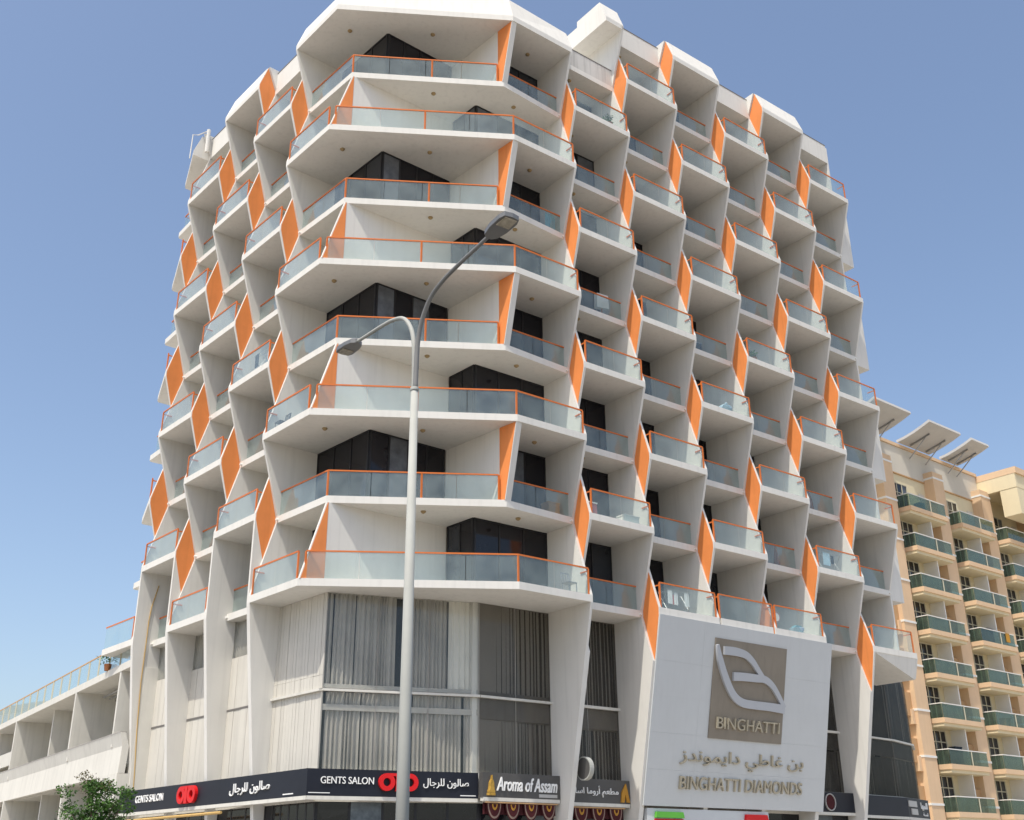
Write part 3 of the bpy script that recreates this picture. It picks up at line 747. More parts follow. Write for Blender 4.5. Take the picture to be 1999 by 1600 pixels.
t2, (M2,) = box_sign('restaurant_sign', 'dark grey restaurant sign with white Arabic lettering, right of the slanted white pillar', [pR(FRu[0]+LEAF+.02, 2.0), pR(6.74, 2.0)], GZ-3.66, GZ-2.83, 'sign_grey')
arabic('مطعم أروما اسام', M2, .25, 2.55, .20, .60, .04, 'letter_white', t2)
stupa(M2, 2.66, 3.10, .05, .72, t2, 'mustard', True)
def valance(u0, u1, n, zt, label, last=0):
    v = thing('valance', label, 'valance', P3(pR((u0+u1)/2, 2.1), 0), 'scalloped valances under the restaurant signs')
    st = (u1-u0)/n
    wave(pR(u0, 2.16), pR(u1, 2.16), zt-.38, zt, .12, .02, 77).build('drape', 'maroon', v)
    for i in range(n):
        uc = u0+st*(i+.5); r = st*.40
        lay = [('swag', 'maroon', 1.0, .0), ('lace_trim', 'lace', .88, .012), ('swag', 'maroon', .74, .024), ('tassel', 'mustard', .36, .036), ('swag', 'maroon', .20, .048)]
        par = None
        for nm, m, k_, off in lay:
            pts = [(-r*k_, 0)] + [(-r*k_*math.cos(a_), -r*1.75*k_*math.sin(a_)) for a_ in [PI*j/12 for j in range(1, 12)]] + [(r*k_, 0)]
            Mx = frame3(P3(pR(uc, 2.06), zt-.02-off*.8), X3, Vector((0, 0, 1)), Vector((nR.x, nR.y, 0)))
            ob = MB().loft([Mx @ Vector((x, y, off)) for x, y in pts], [Mx @ Vector((x, y, off+.01)) for x, y in pts]).build(nm, m, v if par is None else par)
            if par is None: par = ob
    MB().bar(P3(pR(u0, 2.02), zt+.0), P3(pR(u1, 2.02), zt), .06, .04).build('rail', 'peach_dark', v)
valance(.0, 3.2, 4, GZ-3.76, 'maroon scalloped valance with four swags under the sign with white script')
valance(3.9, 6.45, 3, GZ-3.82, 'maroon scalloped valance with three swags under the Arabic restaurant sign')
# round blade sign on the pillar
pc = P3(pR(FRu[0]+.42, 1.24), GZ-2.56)
D = thing('round_sign', 'round blank disc sign with pale rim on the edge of the slanted white pillar', 'sign', pc)
uX = Vector((uR.x, uR.y, 0)); nX = Vector((nR.x, nR.y, 0)); mb = MB()
def ring(mb, c, ax, e1, e2, r0, r1, t0, t1, n=28):
    for i in range(n):
        a0_, a1_ = 2*PI*i/n, 2*PI*(i+1)/n
        q = [c+(e1*math.cos(a_)+e2*math.sin(a_))*r for a_, r in ((a0_, r1), (a1_, r1), (a1_, r0), (a0_, r0))]
        mb.loft([p+ax*t0 for p in q], [p+ax*t1 for p in q])
ring(mb, pc, uX, nX, Vector((0, 0, 1)), .37, .41, -.09, .09); mb.build('rim', 'lamp_metal', D)
mb = MB(); mb.tube([pc-uX*.07, pc+uX*.07], .37, 28); mb.build('face', 'sign_grey', D)
MB().bar(pc+Vector((0, 0, 0))-nX*.38, pc-nX*.62, .05).build('bracket', 'metal_trim', D)
# supermarket sign under the panelled wall
t, (M5,) = box_sign('supermarket_sign', 'grey shop sign with green and red lamps and red lettering under the panelled wall', [pR(7.1, 1.50), pR(13.95, 1.50)], GZ-4.85, GZ-3.80, 'panel')
plane_poly(M5, [(.35, .72), (1.85, .72), (1.8, .93), (.40, .93)], .001, .12).build('green_lamp', 'green_panel', t)
plane_poly(M5, [(5.35, .72), (6.7, .72), (6.65, .93), (5.40, .93)], .001, .12).build('red_lamp', 'red', t)
plane_poly(M5, [(.35, .1), (1.85, .1), (1.85, .68), (.35, .68)], .001, .05).build('red_plate', 'red', t)
text('SENNA', M5, 1.70, 3.5, .20, .62, .05, 'lettering', 'red', t, bold=.02)
arabic('سنا', M5, 4.0, 5.1, .22, .62, .05, 'sign_black', t)
plane_poly(M5, [(5.35, .1), (6.7, .1), (6.7, .68), (5.35, .68)], .001, .04).build('green_plate', 'green_panel', t)
# black shop sign with round emblem, bay R5
t, (M6,) = box_sign('shop_sign', 'short black shop sign with a dark oval emblem between panelled wall and white pillar', [pR(17.55, 2.0), pR(20.50, 2.0)], GZ-3.67, GZ-2.84, 'sign_black')
cx_, cy_ = 1.15, .41
mb = MB(); n = 24
for i in range(n):
    a0_, a1_ = 2*PI*i/n, 2*PI*(i+1)/n
    q = [(cx_+math.cos(a_)*r*1.0, cy_+math.sin(a_)*r) for a_, r in ((a0_, .36), (a1_, .36), (a1_, .325), (a0_, .325))]
    mb.loft([M6 @ Vector((x, y, .001)) for x, y in q], [M6 @ Vector((x, y, .07)) for x, y in q])
mb.build('emblem_ring', 'metal_trim', t)
plane_poly(M6, [(cx_+math.cos(2*PI*i/20)*.32, cy_+math.sin(2*PI*i/20)*.32) for i in range(20)], .001, .03).build('emblem_disc', 'maroon', t)
t, (M70, M7) = box_sign('shop_sign', 'black shop sign with two grey plates and white Arabic lettering at the far right corner', [pR(20.75, 2.05), pR(25.3, 2.5), pR(28.4, 3.4)], GZ-3.72, GZ-2.86, 'sign_black')
for y0, x0 in ((.47, .05), (.12, .35)):
    plane_poly(M7, [(x0, y0), (1.25, y0), (1.25, y0+.27), (x0, y0+.27)], .001, .05).build('plate', 'metal_trim', t)
arabic('المها', M7, 1.9, 2.9, .34, .72, .04, 'letter_white', t); arabic('لمسة', M7, 2.15, 2.85, .10, .26, .03, 'letter_white', t)

# ------------------------------------------------------------------ street lamp
lb = Vector((3.675, -23.53, 0)); LZ = 9.32
T = thing('street_lamp', 'grey double-armed street lamp in front of the tower corner', 'street lamp', lb)
zj = GZ+.28
MB().tube([lb, lb+Vector((0, 0, .4))], .20, 14).build('base', 'lamp_metal', T)
MB().tube([lb+Vector((0, 0, z)) for z in (.4, 3, zj-.02)], [.088, .078, .052], 16).build('pole', 'lamp_metal', T, True)
MB().tube([lb+Vector((0, 0, z)) for z in (zj-.02, zj+.0, zj+.03)], [.060, .062, .058], 16).build('collar', 'lamp_metal', T)
vd = Vector((1.049, -1.891, 0)); vl = vd.length; vdir = vd.normalized()
for s in (1, -1):
    pts = []
    # a rising stem that sweeps outwards
    for q in [(0.02, zj), (.03, zj+.45), (.06, zj+.75), (.16, zj+1.03), (.38, zj+1.28), (.70, zj+1.40), (1.1, zj+1.46), (1.55, zj+1.5), (vl-.28, zj+1.53)]:
        pts.append(q)
    sp = smooth_path(pts, 5)
    n = len(sp)
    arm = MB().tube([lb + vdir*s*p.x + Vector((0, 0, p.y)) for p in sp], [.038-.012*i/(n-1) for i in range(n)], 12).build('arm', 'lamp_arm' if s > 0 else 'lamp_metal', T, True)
    hc = lb + vdir*s*(vl-.02) + Vector((0, 0, zj+1.545)); sd = vdir.cross(Vector((0, 0, 1)))
    ol = [(-.28, .04), (-.22, .10), (-.05, .135), (.18, .14), (.27, .11), (.29, 0)]
    ol = ol + [(x, -y) for x, y in reversed(ol[:-1])]
    P_ = lambda x, y, z: hc + vdir*s*x + sd*y + Vector((0, 0, z + x*.05))
    hd = MB().loft([P_(x, y, -.035) for x, y in ol], [P_(x, y, .03) for x, y in ol])
    hd.loft([P_(x, y, .0301) for x, y in ol], [P_(x*.8, y*.6, .07) for x, y in ol])
    hh = hd.build('lamp_head', 'lamp_head', T)
    MB().loft([P_(x, y, -.048) for x, y in ((.05, .10), (.25, .09), (.25, -.09), (.05, -.10))], [P_(x, y, -.0352) for x, y in ((.05, .10), (.25, .09), (.25, -.09), (.05, -.10))]).build('lens', 'lamp_lens', hh)

# ------------------------------------------------------------------ low parking wing on the left
ang = math.radians(6.5); uW = uL*math.cos(ang) - nL*math.sin(ang); nW = V2(nL.x*math.cos(ang)+uL.x*math.sin(ang), nL.y*math.cos(ang)+uL.y*math.sin(ang))
BW = pL(13.75, .0)
def pW(u, d): return BW + uW*u - nW*d
W = thing('parking_wing', 'low white wing with open decks and glass-railed terrace left of the tower', 'building', P3(pW(18, 4), 0))
LW = 44
MB().prism([pW(0.02, .1), pW(LW, .1), pW(LW, 12), pW(0.02, 12)], GZ+2.30, GZ+2.62).build('roof_slab', 'stucco_low', W)
MB().prism([pW(.4, 6.0), pW(LW, 6.0), pW(LW, 11.5), pW(.4, 11.5)], .14, GZ+2.299).build('wall', 'stucco_low', W)
for zf, zp in ((GZ-.42, GZ-2.05), (GZ-3.75, GZ-5.3)):
    MB().loft([P3(pW(.02, .17), zf-.55), P3(pW(LW, .17), zf-.55), P3(pW(LW, .45), zf-.55), P3(pW(.02, .45), zf-.55)],
              [P3(pW(.02, .03), zf), P3(pW(LW, .03), zf), P3(pW(LW, .25), zf), P3(pW(.02, .25), zf)]).build('parapet', 'stucco_low', W)
    MB().prism([pW(.02, .02), pW(LW, .02), pW(LW, .30), pW(.02, .30)], zf+.001, zf+.04).build('coping', 'trim_dull', W)
    MB().loft([P3(pW(.02, .12), zp), P3(pW(LW, .12), zp), P3(pW(LW, .4), zp), P3(pW(.02, .4), zp)],
              [P3(pW(.02, .17), zf-.551), P3(pW(LW, .17), zf-.551), P3(pW(LW, .45), zf-.551), P3(pW(.02, .45), zf-.551)]).build('parapet', 'stucco_low', W)
    MB().prism([pW(.02, .56), pW(LW, .56), pW(LW, 6), pW(.02, 6)], zp, zp+.3).build('deck', 'stucco_low', W)
MB().prism([pW(.02, .10), pW(3.1, .10), pW(3.1, 5.9), pW(.02, 5.9)], .14, GZ-2.06).build('wall', 'stucco_low', W)
MB().prism([pW(-.12, .62), pW(.35, .62), pW(.35, 4), pW(-.12, 4)], .14, GZ+2.29).build('wall', 'stucco_low', W)
MB().prism([pW(21.95, .7), pW(LW, .7), pW(LW, .95), pW(21.95, .95)], GZ+.15, GZ+.95).build('parapet', 'stucco_low', W)
for u, d in ((1.4, .12), (8.7, .10), (15.6, .75), (21.7, .10), (28.5, .6), (35, .1)):
    for z0, z1 in ((GZ-.9, GZ+2.299), (GZ-4.1, GZ-2.05)):
        MB().prism([pW(u, d+.0), pW(u+.2, d), pW(u+.2, 5.9), pW(u, 5.9)], z0, z1).build('fin_wall', 'stucco_low', W)
for j_ in range(3):
    MB().tube([P3(pW(2.2+j_*.5, 1.2+.3*j_), GZ+2.1), P3(pW(7.8, 1.2+.3*j_), GZ+2.05-.06*j_)], .06, 8).build('ceiling_pipe', 'steel', W)
rl = MB().bar(P3(pW(.3, .22), GZ+3.62), P3(pW(LW, .22), GZ+3.62), .05, .05).build('terrace_railing', 'peach_dark', W)
st = 1.75
for i in range(24):
    u = .4+st*i
    MB().bar(P3(pW(u, .22), GZ+2.62), P3(pW(u, .22), GZ+3.60), .06, .07).build('post', 'win_frame', rl)
    MB().prism([pW(u+.06, .214), pW(u+st-.06, .214), pW(u+st-.06, .226), pW(u+.06, .226)], GZ+2.65, GZ+3.57).build('glass_pane', 'rail_glass', rl)
FB = thing('white_house', 'small plain white building far behind the parking wing at the left edge', 'building', (-62, 74, 0))
MB().prism([(-75, 70), (-58, 74), (-60, 86), (-77, 82)], 0, 18.2).build('wall', 'white_paint', FB)
MB().prism([(-75.4, 69.5), (-57.5, 73.7), (-59.5, 86.5), (-77.4, 82.4)], 18.2, 18.9).build('roof', 'cream', FB)

# ------------------------------------------------------------------ yellow apartment block on the right
ay = .583; uY = V2(math.cos(ay), math.sin(ay)); nY = V2(uY.y, -uY.x); OY = V2(41.51, 37.42); BWY, FH = 7.29, 3.1
def pY(s, d): return OY + uY*s + nY*(d-1.6)
Y = thing('apartment_block', 'cream and peach apartment block with green glass balconies and tilted roof canopies at right', 'building', P3(pY(8, -5), 0))
ZT = GZ+19.16
MB().prism([pY(-12, 0), pY(30, 0), pY(30, -14), pY(-12, -14)], .0, ZT+5.72).build('wall', 'cream', Y)
MB().prism([pY(-12, .05), pY(13.9, .05), pY(13.9, .001), pY(-12, .001)], ZT+3.42, ZT+5.70).build('frieze', 'cream_grey', Y)  # greyer than the wall: shade below the roof canopies put into the colour
MB().prism([pY(-12.1, .16), pY(13.94, .16), pY(13.94, -.6), pY(-12.1, -.6)], ZT+5.721, ZT+5.98).build('cornice', 'peach', Y)
MB().prism([pY(-12, .10), pY(13.9, .10), pY(13.9, .001), pY(-12, .001)], ZT+3.30, ZT+3.40).build('string_course', 'peach_dark', Y)
for c in range(0, 4):
    s0 = c*BWY
    if c >= 0:
        p0, p1 = s0-1.95, s0-.42
        MB().prism([pY(p0, .85), pY(p1, .85), pY(p1, .002), pY(p0, .002)], 0, ZT+4.15).build('pilaster', 'peach', Y)
        for i in range(0, 10):
            zz = ZT+3.55-FH*i
            MB().prism([pY(p0-.03, .89), pY(p1+.03, .89), pY(p1+.03, .003), pY(p0-.03, .003)], zz, zz+.15).build('band', 'white_paint', Y)
            if i > 1:
                MB().prism([pY(p0-.75, .5), pY(p0-.001, .5), pY(p0-.001, .003), pY(p0-.75, .003)], zz-.35, zz+1.25).build('pier', 'peach_dark', Y)
                MB().prism([pY(p0-.35, .62), pY(p0-.0015, .62), pY(p0-.0015, .003), pY(p0-.35, .003)], zz-.9, zz+.1).build('pier', 'peach', Y)
    for i in range(0, 9):
        zs = ZT-FH*i
        if zs < 1: continue
        MB().prism([pY(s0+.06, 1.52), pY(s0+5.1, 1.52), pY(s0+5.1, .001), pY(s0+.06, .001)], zs-.50, zs-.28).build('balcony_slab', 'cream', Y)
        MB().prism([pY(s0, 1.66), pY(s0+5.2, 1.66), pY(s0+5.2, .002), pY(s0, .002)], zs-.28, zs+.06).build('balcony_slab', 'peach', Y)
        rail = MB(); path = [pY(s0+.06, .25), pY(s0+.06, 1.56), pY(s0+5.1, 1.56)]
        for a_, b_ in zip(path[:-1], path[1:]): rail.bar(P3(a_, zs+1.05), P3(b_, zs+1.05), .07, .06)
        r = rail.build('balcony_railing', 'white_paint', Y)
        m_ = (path[1]*.42+path[2]*.58)
        for a_, b_ in ((path[0], path[1]), (path[1], m_), (m_, path[2])):
            d = (b_-a_).normalized(); nn = V2(d.y, -d.x)*.008
            MB().prism([a_+d*.03-nn, b_-d*.03-nn, b_-d*.03+nn, a_+d*.03+nn], zs+.07, zs+1.0).build('glass_pane', 'green_glass', r)
        MB().bar(P3(m_, zs+.06), P3(m_, zs+1.03), .07, .07).build('post', 'win_frame', r)
        wz0, wz1 = zs+.08, zs+2.50; ws0, ws1 = s0+.45, s0+2.55
        fr = MB()
        for t_ in (0, 1/3, 2/3, 1): fr.bar(P3(pY(ws0+(ws1-ws0)*t_, .05), wz0), P3(pY(ws0+(ws1-ws0)*t_, .05), wz1), .07, .07)
        for zz in (wz0, wz0+1.65, wz1): fr.bar(P3(pY(ws0, .052), zz), P3(pY(ws1, .052), zz), .07, .07)
        wn = fr.build('window', 'win_frame', Y)
        for t_ in range(3):
            for za, zb_ in ((wz0, wz0+1.65), (wz0+1.65, wz1)):
                MB().prism([pY(ws0+(ws1-ws0)*t_/3+.04, .03), pY(ws0+(ws1-ws0)*(t_+1)/3-.04, .03), pY(ws0+(ws1-ws0)*(t_+1)/3-.04, .002), pY(ws0+(ws1-ws0)*t_/3+.04, .002)], za+.04, zb_-.04).build('pane', random.choice(['window', 'window', 'window_blue', 'window_curtain'] if i == 0 else ['window', 'window', 'window_blue']), wn)
        if i > 0:
            MB().prism([pY(s0+3.35, 1.15), pY(s0+3.47, 1.15), pY(s0+3.47, .002), pY(s0+3.35, .002)], zs+.061, zs+FH-.501).build('partition', 'white_paint', Y)
        MB().prism([pY(s0+4.2, .06), pY(s0+5.0, .06), pY(s0+5.0, .002), pY(s0+4.2, .002)], zs+.08, zs+2.25).build('door', 'cream_grey', Y)
# tilted roof canopies on struts
for n_, (s0, w) in enumerate(((-5.2, 4.8), (2.15, 4.6), (8.4, 2.7))):
    cv = [(.1, .12), (.8, .22), (1.6, .42), (2.4, .68), (3.1, .95)]
    mb = MB(); z_ = ZT+5.98
    for (d0, h0), (d1, h1) in zip(cv[:-1], cv[1:]):
        mb.loft([P3(pY(s0, d0), z_+h0), P3(pY(s0+w, d0), z_+h0), P3(pY(s0+w, d1), z_+h1), P3(pY(s0, d1), z_+h1)],
                [P3(pY(s0, d0-.05), z_+h0+.2), P3(pY(s0+w, d0-.05), z_+h0+.2), P3(pY(s0+w, d1-.05), z_+h1+.2), P3(pY(s0, d1-.05), z_+h1+.2)])
    cn = mb.build('roof_canopy', 'canopy_grey', Y)
    for t_ in (.30, .80):
        MB().tube([P3(pY(s0+w*t_, .17), ZT+5.0), P3(pY(s0+w*t_, 2.0), z_+.50)], .05, 6).build('strut', 'steel', cn)
        MB().bar(P3(pY(s0+w*t_, .4), z_+.06), P3(pY(s0+w*t_, 2.2), z_+.52), .10, .12).build('rib', 'steel', cn)
# taller projecting block at the right end
MB().prism([pY(13.97, 3.4), pY(26, 3.4), pY(26, .001), pY(13.97, .001)], ZT+4.0, ZT+5.2).build('upper_wall', 'cream', Y)
MB().prism([pY(14.0, 3.38), pY(26, 3.38), pY(26, 1.9), pY(14.0, 1.9)], ZT+1.7, ZT+3.999).build('upper_wall', 'cream', Y)
MB().prism([pY(13.95, 3.55), pY(26.2, 3.55), pY(26.2, -10), pY(13.95, -10)], ZT+5.201, ZT+5.75).build('cornice', 'peach', Y)

# ------------------------------------------------------------------ tree at the lower left
def leaf_cloud(mb, c, r, n, size, rnd, flat=1.0):
    for _ in range(n):
        while True:
            p = Vector((rnd.uniform(-1, 1), rnd.uniform(-1, 1), rnd.uniform(-1, 1)))
            if .25 < p.length < 1: break
        p = c + Vector((p.x*r[0], p.y*r[1], p.z*r[2]))
        a_ = Vector((rnd.gauss(0, 1), rnd.gauss(0, 1), rnd.gauss(0, .6))).normalized(); b_ = a_.orthogonal().normalized()
        b_ = (b_*math.cos(rnd.random()*6.3) + a_.cross(b_)*math.sin(rnd.random()*6.3)); l = size*rnd.uniform(.7, 1.4)
        mb.poly([p, p+a_*l*.5+b_*l*.22, p+a_*l, p+a_*l*.5-b_*l*.22])
tb = Vector((-5.15, -2.7, .13))
rnd = random.Random(5)
TR = thing('street_tree', 'small leafy green tree with a thin brownish top in front of the parking wing', 'tree', tb)
trunk = MB().tube([tb, tb+Vector((.05, 0, 1.3)), tb+Vector((.0, .05, 2.2))], [.12, .09, .06], 10)
cr_ = MB(); cb = MB()
tips = []
for i in range(36):
    a_ = rnd.uniform(0, 6.28); q = rnd.uniform(.1, 1.05); hgt = rnd.uniform(2.4, 4.05) - q*.5
    e = tb + Vector((math.cos(a_)*q, math.sin(a_)*q, hgt)); s = tb+Vector((0, 0, rnd.uniform(1.2, 2.1)))
    trunk.tube([s, s.lerp(e, .5)+Vector((0, 0, .12)), e], [.04, .022, .006], 5); tips.append(e)
trunk.build('trunk', 'bark', TR)
for i, e in enumerate(tips):
    r_ = rnd.uniform(.22, .36)
    for _ in range(3):
        leaf_cloud(cr_, e+Vector((rnd.gauss(0, .14), rnd.gauss(0, .14), rnd.gauss(0, .16)-.1)), (r_, r_, r_*.7), 120, .095, rnd)
for i in range(5):
    e = tb+Vector((rnd.uniform(-.5, .35), rnd.uniform(-.3, .3), rnd.uniform(3.75, 4.2)))
    leaf_cloud(cb, e, (.26, .26, .2), 90, .065, rnd)
cr_.build('crown', 'leaf', TR)['kind'] = 'stuff'; cb.build('dry_twigs', 'leaf_brown', TR)['kind'] = 'stuff'

# ------------------------------------------------------------------ things standing on the balconies
def at(side, i, k, fr, d):
    P, fu = (pR, FRu) if side == 'R' else (pL, FLu)
    p = P(fu[i-1]+(fu[i]-fu[i-1])*fr if i > 0 else fu[0]*fr, d)
    return P3(p, Z(k)+NOSE+.002)
def bxo(c, sx, sy, sz, ang=0.0):
    ca, sa = math.cos(ang), math.sin(ang)
    pl = [V2(c.x+x*ca-y*sa, c.y+x*sa+y*ca) for x, y in ((-sx/2, -sy/2), (sx/2, -sy/2), (sx/2, sy/2), (-sx/2, sy/2))]
    return pl
AR_ = math.atan2(uR.y, uR.x); AL_ = math.atan2(-uL.y, -uL.x)
def boxthing(name, label, cat, c, sx, sy, sz, ang, m, lid=None, group=None):
    t = thing(name, label, cat, c, group)
    MB().prism(bxo(c, sx, sy, sz, ang), c.z, c.z+sz).build('body', m, t)
    MB().prism(bxo(c, sx+.04, sy+.04, sz, ang), c.z+sz+.001, c.z+sz+.05).build('lid', lid or m, t)
    return t
boxthing('cardboard_box', 'brown cardboard box behind the glass of the corner balcony two floors above the curtained podium', 'box', at('R', 0, 2, .80, 1.5), .55, .45, .55, AR_, 'cardboard')
boxthing('cooler_box', 'dusty red cooler box at the left end of a balcony beside the corner', 'cooler', at('R', 1, 2, .12, .5), .5, .4, .52, AR_, 'rose', 'white_paint')
boxthing('storage_bin', 'white storage bin with lid at the right end of the balcony with the red cooler', 'bin', at('R', 1, 2, .70, .4), .8, .42, .3, AR_, 'white_paint')
def rack(name, label, c, ang, cloths, w=1.3, h=.85, group='clothes racks drying laundry on the balconies'):
    t = thing(name, label, 'clothes rack', c, group); e = Vector((math.cos(ang), math.sin(ang), 0)); g = Vector((-e.y, e.x, 0))
    mb = MB()
    for s in (-1, 1):
        mb.tube([c+e*s*w/2-g*.25, c+e*s*w/2+g*.25+Vector((0, 0, h))], .014, 6); mb.tube([c+e*s*w/2+g*.25, c+e*s*w/2-g*.25+Vector((0, 0, h))], .014, 6)
    for q in (-.25, -.08, .08, .25): mb.tube([c-e*w/2+g*q+Vector((0, 0, h)), c+e*w/2+g*q+Vector((0, 0, h))], .01, 6)
    mb.build('frame', 'steel', t)
    x = -w/2+.05
    for j, (m, cwid, drop) in enumerate(cloths):
        q = (-.25, .08, -.08, .25)[j % 4]; a_, b_ = c+e*x+g*q, c+e*(x+cwid)+g*q
        mb = wave((a_.x, a_.y), (b_.x, b_.y), c.z+h-drop, c.z+h+.015, .12, .02, j); mb.build('cloth', m, t); x += cwid+.03
    return t
rack('clothes_rack', 'clothes rack with white and dark laundry on the balcony above the panelled wall', at('R', 2, 1, .42, .55), AR_, [('white_cloth', .25, .55), ('dark_cloth', .22, .45), ('white_cloth', .2, .5), ('rose', .15, .4), ('white_cloth', .25, .55)])
rack('clothes_rack', 'clothes rack with a pale blue sheet on an upper right balcony', at('R', 5, 2, .42, .5), AR_, [('pale_blue', .5, .6), ('rose', .25, .4), ('dark_cloth', .2, .4), ('steel', .2, .3)])
rack('clothes_rack', 'clothes rack with dark blue laundry on a left facade balcony', at('L', 1, 4, .30, .45), AL_, [('dark_cloth', .35, .6), ('towel_blue', .3, .6), ('white_cloth', .25, .4)])
c = at('R', 0, 6, .82, 1.0)
t = thing('towel', 'turquoise towel hanging behind the railing right of the corner party wall', 'towel', c)
a_, b_ = pR(FRu[0]-.85, dR+.31), pR(FRu[0]-.3, dR+.31)
wave(a_, b_, Z(6)+NOSE+.1, Z(6)+NOSE+.98, .15, .02, 3).build('cloth', 'towel_blue', t)
c = at('R', 3, 4, .55, .3); t = thing('laundry_bag', 'pale blue bundle behind the glass railing of a middle right balcony', 'bag', c)
MB().ball(c+Vector((0, 0, .2)), .27, 10, (1.2, .8, .75)).ball(c+Vector((.05, 0, .42)), .08, 8).build('sack', 'pale_blue', t, True)
def chair(label, c, ang, m):
    t = thing('chair', label, 'chair', c, 'chairs on the balconies'); e = Vector((math.cos(ang), math.sin(ang), 0)); g = Vector((-e.y, e.x, 0)); w = .42
    MB().prism(bxo(c, w, w, 0, ang), c.z+.42, c.z+.45).build('seat', m, t)
    for x in (-1, 1):
        for y in (-1, 1): MB().bar(c+e*x*w*.45+g*y*w*.45, c+e*x*w*.43+g*y*w*.43+Vector((0, 0, .42)), .03).build('leg', m, t)
    bk = MB()
    for x in (-.45, -.2, .05, .3, .45): bk.bar(c+e*x*w+g*w*.48+Vector((0, 0, .45)), c+e*x*w+g*w*.62+Vector((0, 0, .86)), .025)
    bk.bar(c-e*w*.48+g*w*.62+Vector((0, 0, .86)), c+e*w*.48+g*w*.62+Vector((0, 0, .86)), .03); bk.build('backrest', m, t)
chair('grey wire chair at the right end of the lowest corner balcony', at('R', 0, 1, .80, .5), AR_, 'steel')
chair('dark metal chair at the left end of a corner balcony', at('L', 0, 3, .84, .5), AL_, 'frame')
chair('white plastic chair on a shaded top right balcony', at('R', 3, 9, .35, 1.6), AR_, 'white_paint')
chair('white chair on a recessed balcony in the lower right facade', at('R', 4, 2, .30, 1.7), AR_, 'white_paint')
def umbrella(label, c, m):
    t = thing('parasol', label, 'parasol', c); MB().tube([c, c+Vector((0, 0, 1.25))], .02, 6).build('pole', 'steel', t)
    MB().tube([c+Vector((0, 0, .25)), c+Vector((0, 0, .5)), c+Vector((0, 0, 1.2))], [.16, .14, .02], 8).build('canopy', m, t)
umbrella('folded rust brown parasol behind a recessed lower right railing', at('R', 4, 2, .72, 1.5), 'rust')
umbrella('folded brown parasol behind a recessed right railing near the yellow block', at('R', 5, 3, .6, 1.5), 'rust')
c = at('R', 1, 5, .72, 1.35)
t = thing('white_board', 'white board on a stand behind a dark recessed balcony right of the corner', 'board', c); e = Vector((uR.x, uR.y, 0))
MB().loft([c-e*.35+Vector((0, 0, .55)), c+e*.35+Vector((0, 0, .65)), c+e*.33+Vector((0, 0, 1.3)), c-e*.33+Vector((0, 0, 1.25))], [p+Vector((-.1, .2, 0)) for p in (c-e*.35+Vector((0, 0, .55)), c+e*.35+Vector((0, 0, .65)), c+e*.33+Vector((0, 0, 1.3)), c-e*.33+Vector((0, 0, 1.25)))]).build('panel', 'white_paint', t)
MB().bar(c+Vector((-.05, .1, 0)), c+Vector((-.05, .1, .6)), .06).build('stand', 'rust', t)
def plant(label, c, r, n=140, group=None):
    t = thing('potted_plant', label, 'plant', c, group); rd = random.Random(int(c.x*100))
    MB().tube([c, c+Vector((0, 0, .3))], [.13, .17], 10).build('pot', 'rust', t); mb = MB()
    for _ in range(4): leaf_cloud(mb, c+Vector((rd.gauss(0, r*.5), rd.gauss(0, r*.3), .3+r*.8)), (r*.8, r*.8, r*.8), n//4, .13, rd)
    mb.build('foliage', 'leaf', t)
plant('bushy potted plant at the right end of a top balcony beside the corner', at('R', 1, 8, .72, .35), .3)
plant('potted plant at the outer end of the low terrace left of the tower', P3(pL(FLu[4]+.25, .5), GZ+2.63), .42)
c = at('R', 4, 1, .2, .45); t = thing('pedestal_fan', 'white and red pedestal fan at the left end of a balcony above the panelled wall', 'fan', c)
MB().tube([c, c+Vector((0, 0, .03))], .17, 12).build('base', 'steel', t); MB().tube([c+Vector((0, 0, .03)), c+Vector((0, 0, .6))], .02, 6).build('pole', 'steel', t)
mb = MB(); ring(mb, c+Vector((0, 0, .62)), nX, e, Vector((0, 0, 1)), .0, .19, -.04, .04, 16); mb.build('cage', 'white_paint', t)
mb = MB(); ring(mb, c+Vector((0, 0, .62)), nX, e, Vector((0, 0, 1)), .19, .21, -.05, .05, 16); mb.build('rim', 'rose', t)
c = at('R', 4, 1, .55, .35); t = thing('laundry_basin', 'blue and white basin behind the railing right of the fan', 'basin', c)
MB().tube([c, c+Vector((0, 0, .22)), c+Vector((0, 0, .24))], [.25, .33, .33], 16).build('bowl', 'pale_blue', t); MB().ball(c+Vector((0, 0, .25)), .26, 10, (1, 1, .5)).build('cloth', 'towel_blue', t)
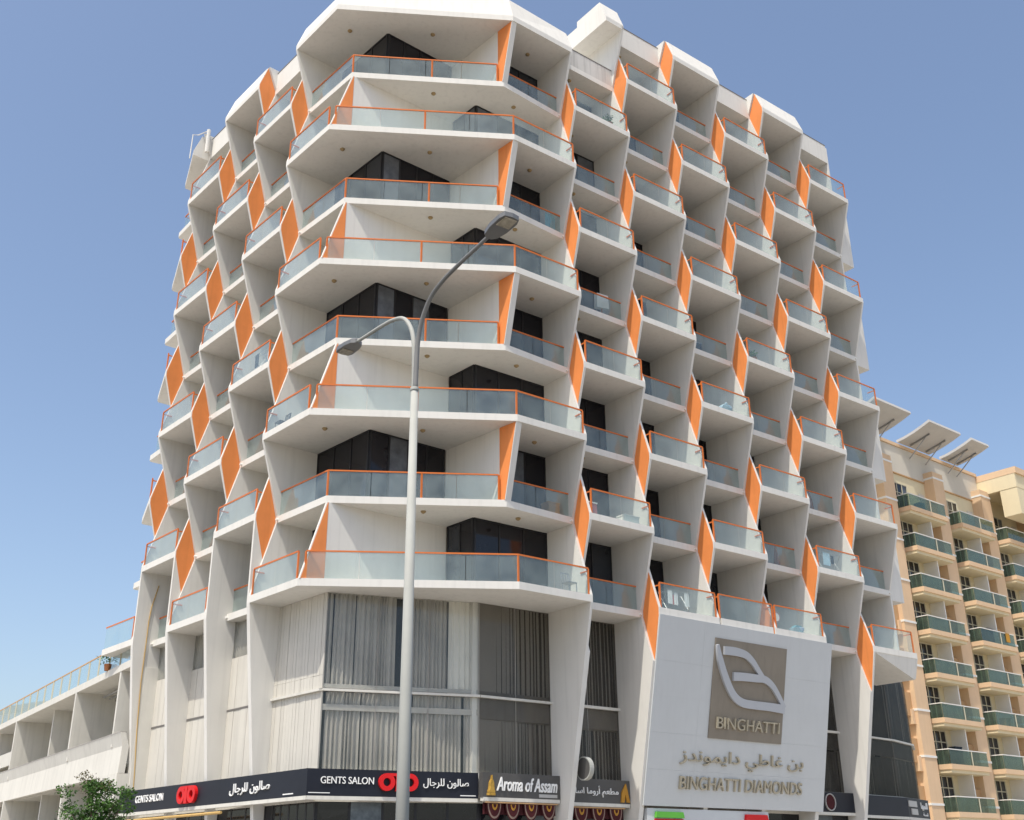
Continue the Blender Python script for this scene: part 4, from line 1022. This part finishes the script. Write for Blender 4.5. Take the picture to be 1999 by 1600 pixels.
c = at('R', 2, 8, .75, 1.5); boxthing('crate', 'brown crate on a shaded upper right balcony', 'crate', c, .45, .35, .4, AR_, 'cardboard', 'dark_cloth')
c = at('L', 1, 2, .5, 1.2)
c = at('R', 1, 3, .3, 1.4)
# thing on the yellow block: towel over a rail
p = pY(BWY+4.0, 1.66); t = thing('towel', 'mustard towel hung over a green glass railing of the yellow block', 'towel', P3(p, ZT-FH*3))
wave(pY(BWY+3.7, 1.63), pY(BWY+4.3, 1.63), ZT-FH*3+.35, ZT-FH*3+1.06, .12, .02, 9).build('cloth', 'mustard', t)

for c_i, r_i, u_, lab in ((0, 6, 2.4, 'dark storage cabinet on a lower balcony in the first column of the yellow block'), (1, 3, 2.6, 'dark storage cabinet on the balcony with the mustard towel')):
    p = pY(c_i*BWY+u_, .75); boxthing('storage_cabinet', lab, 'cabinet', P3(p, ZT-FH*r_i+.07), .9, .5, 1.25, ay, 'dark_cloth')
rd_ = random.Random(3)
for c_i, r_i, m_, lab in ((0, 0, 'pale_blue', 'pale blue tub on the top balcony in the first column of the yellow block'), (1, 5, 'cardboard', 'brown carton on a lower balcony in the second column of the yellow block')):
    p = pY(c_i*BWY+2.2, 1.1); boxthing('tub' if r_i == 0 else 'carton', lab, 'tub' if r_i == 0 else 'carton', P3(p, ZT-FH*r_i+.07), .7, .5, .6, ay, m_)
boxthing('carton', 'brown carton behind the recessed railing left of the corner on the second lowest floor', 'carton', at('L', 1, 3, .3, 1.5), .5, .45, .5, AL_, 'cardboard')
boxthing('laundry_basket', 'white laundry basket on a recessed balcony high on the right facade', 'basket', at('R', 5, 7, .40, 1.6), .45, .35, .5, AR_, 'white_paint', 'pale_blue')
boxthing('storage_bin', 'dark bin behind a recessed railing in the middle of the right facade', 'bin', at('R', 3, 5, .45, 1.5), .5, .4, .6, AR_, 'dark_cloth', 'steel')
plant('small potted plant at the left end of a middle right balcony', at('R', 4, 5, .28, .4), .22)
chair('white chair behind the glass of the fourth lowest corner balcony', at('L', 0, 5, .45, .7), AL_, 'white_paint')
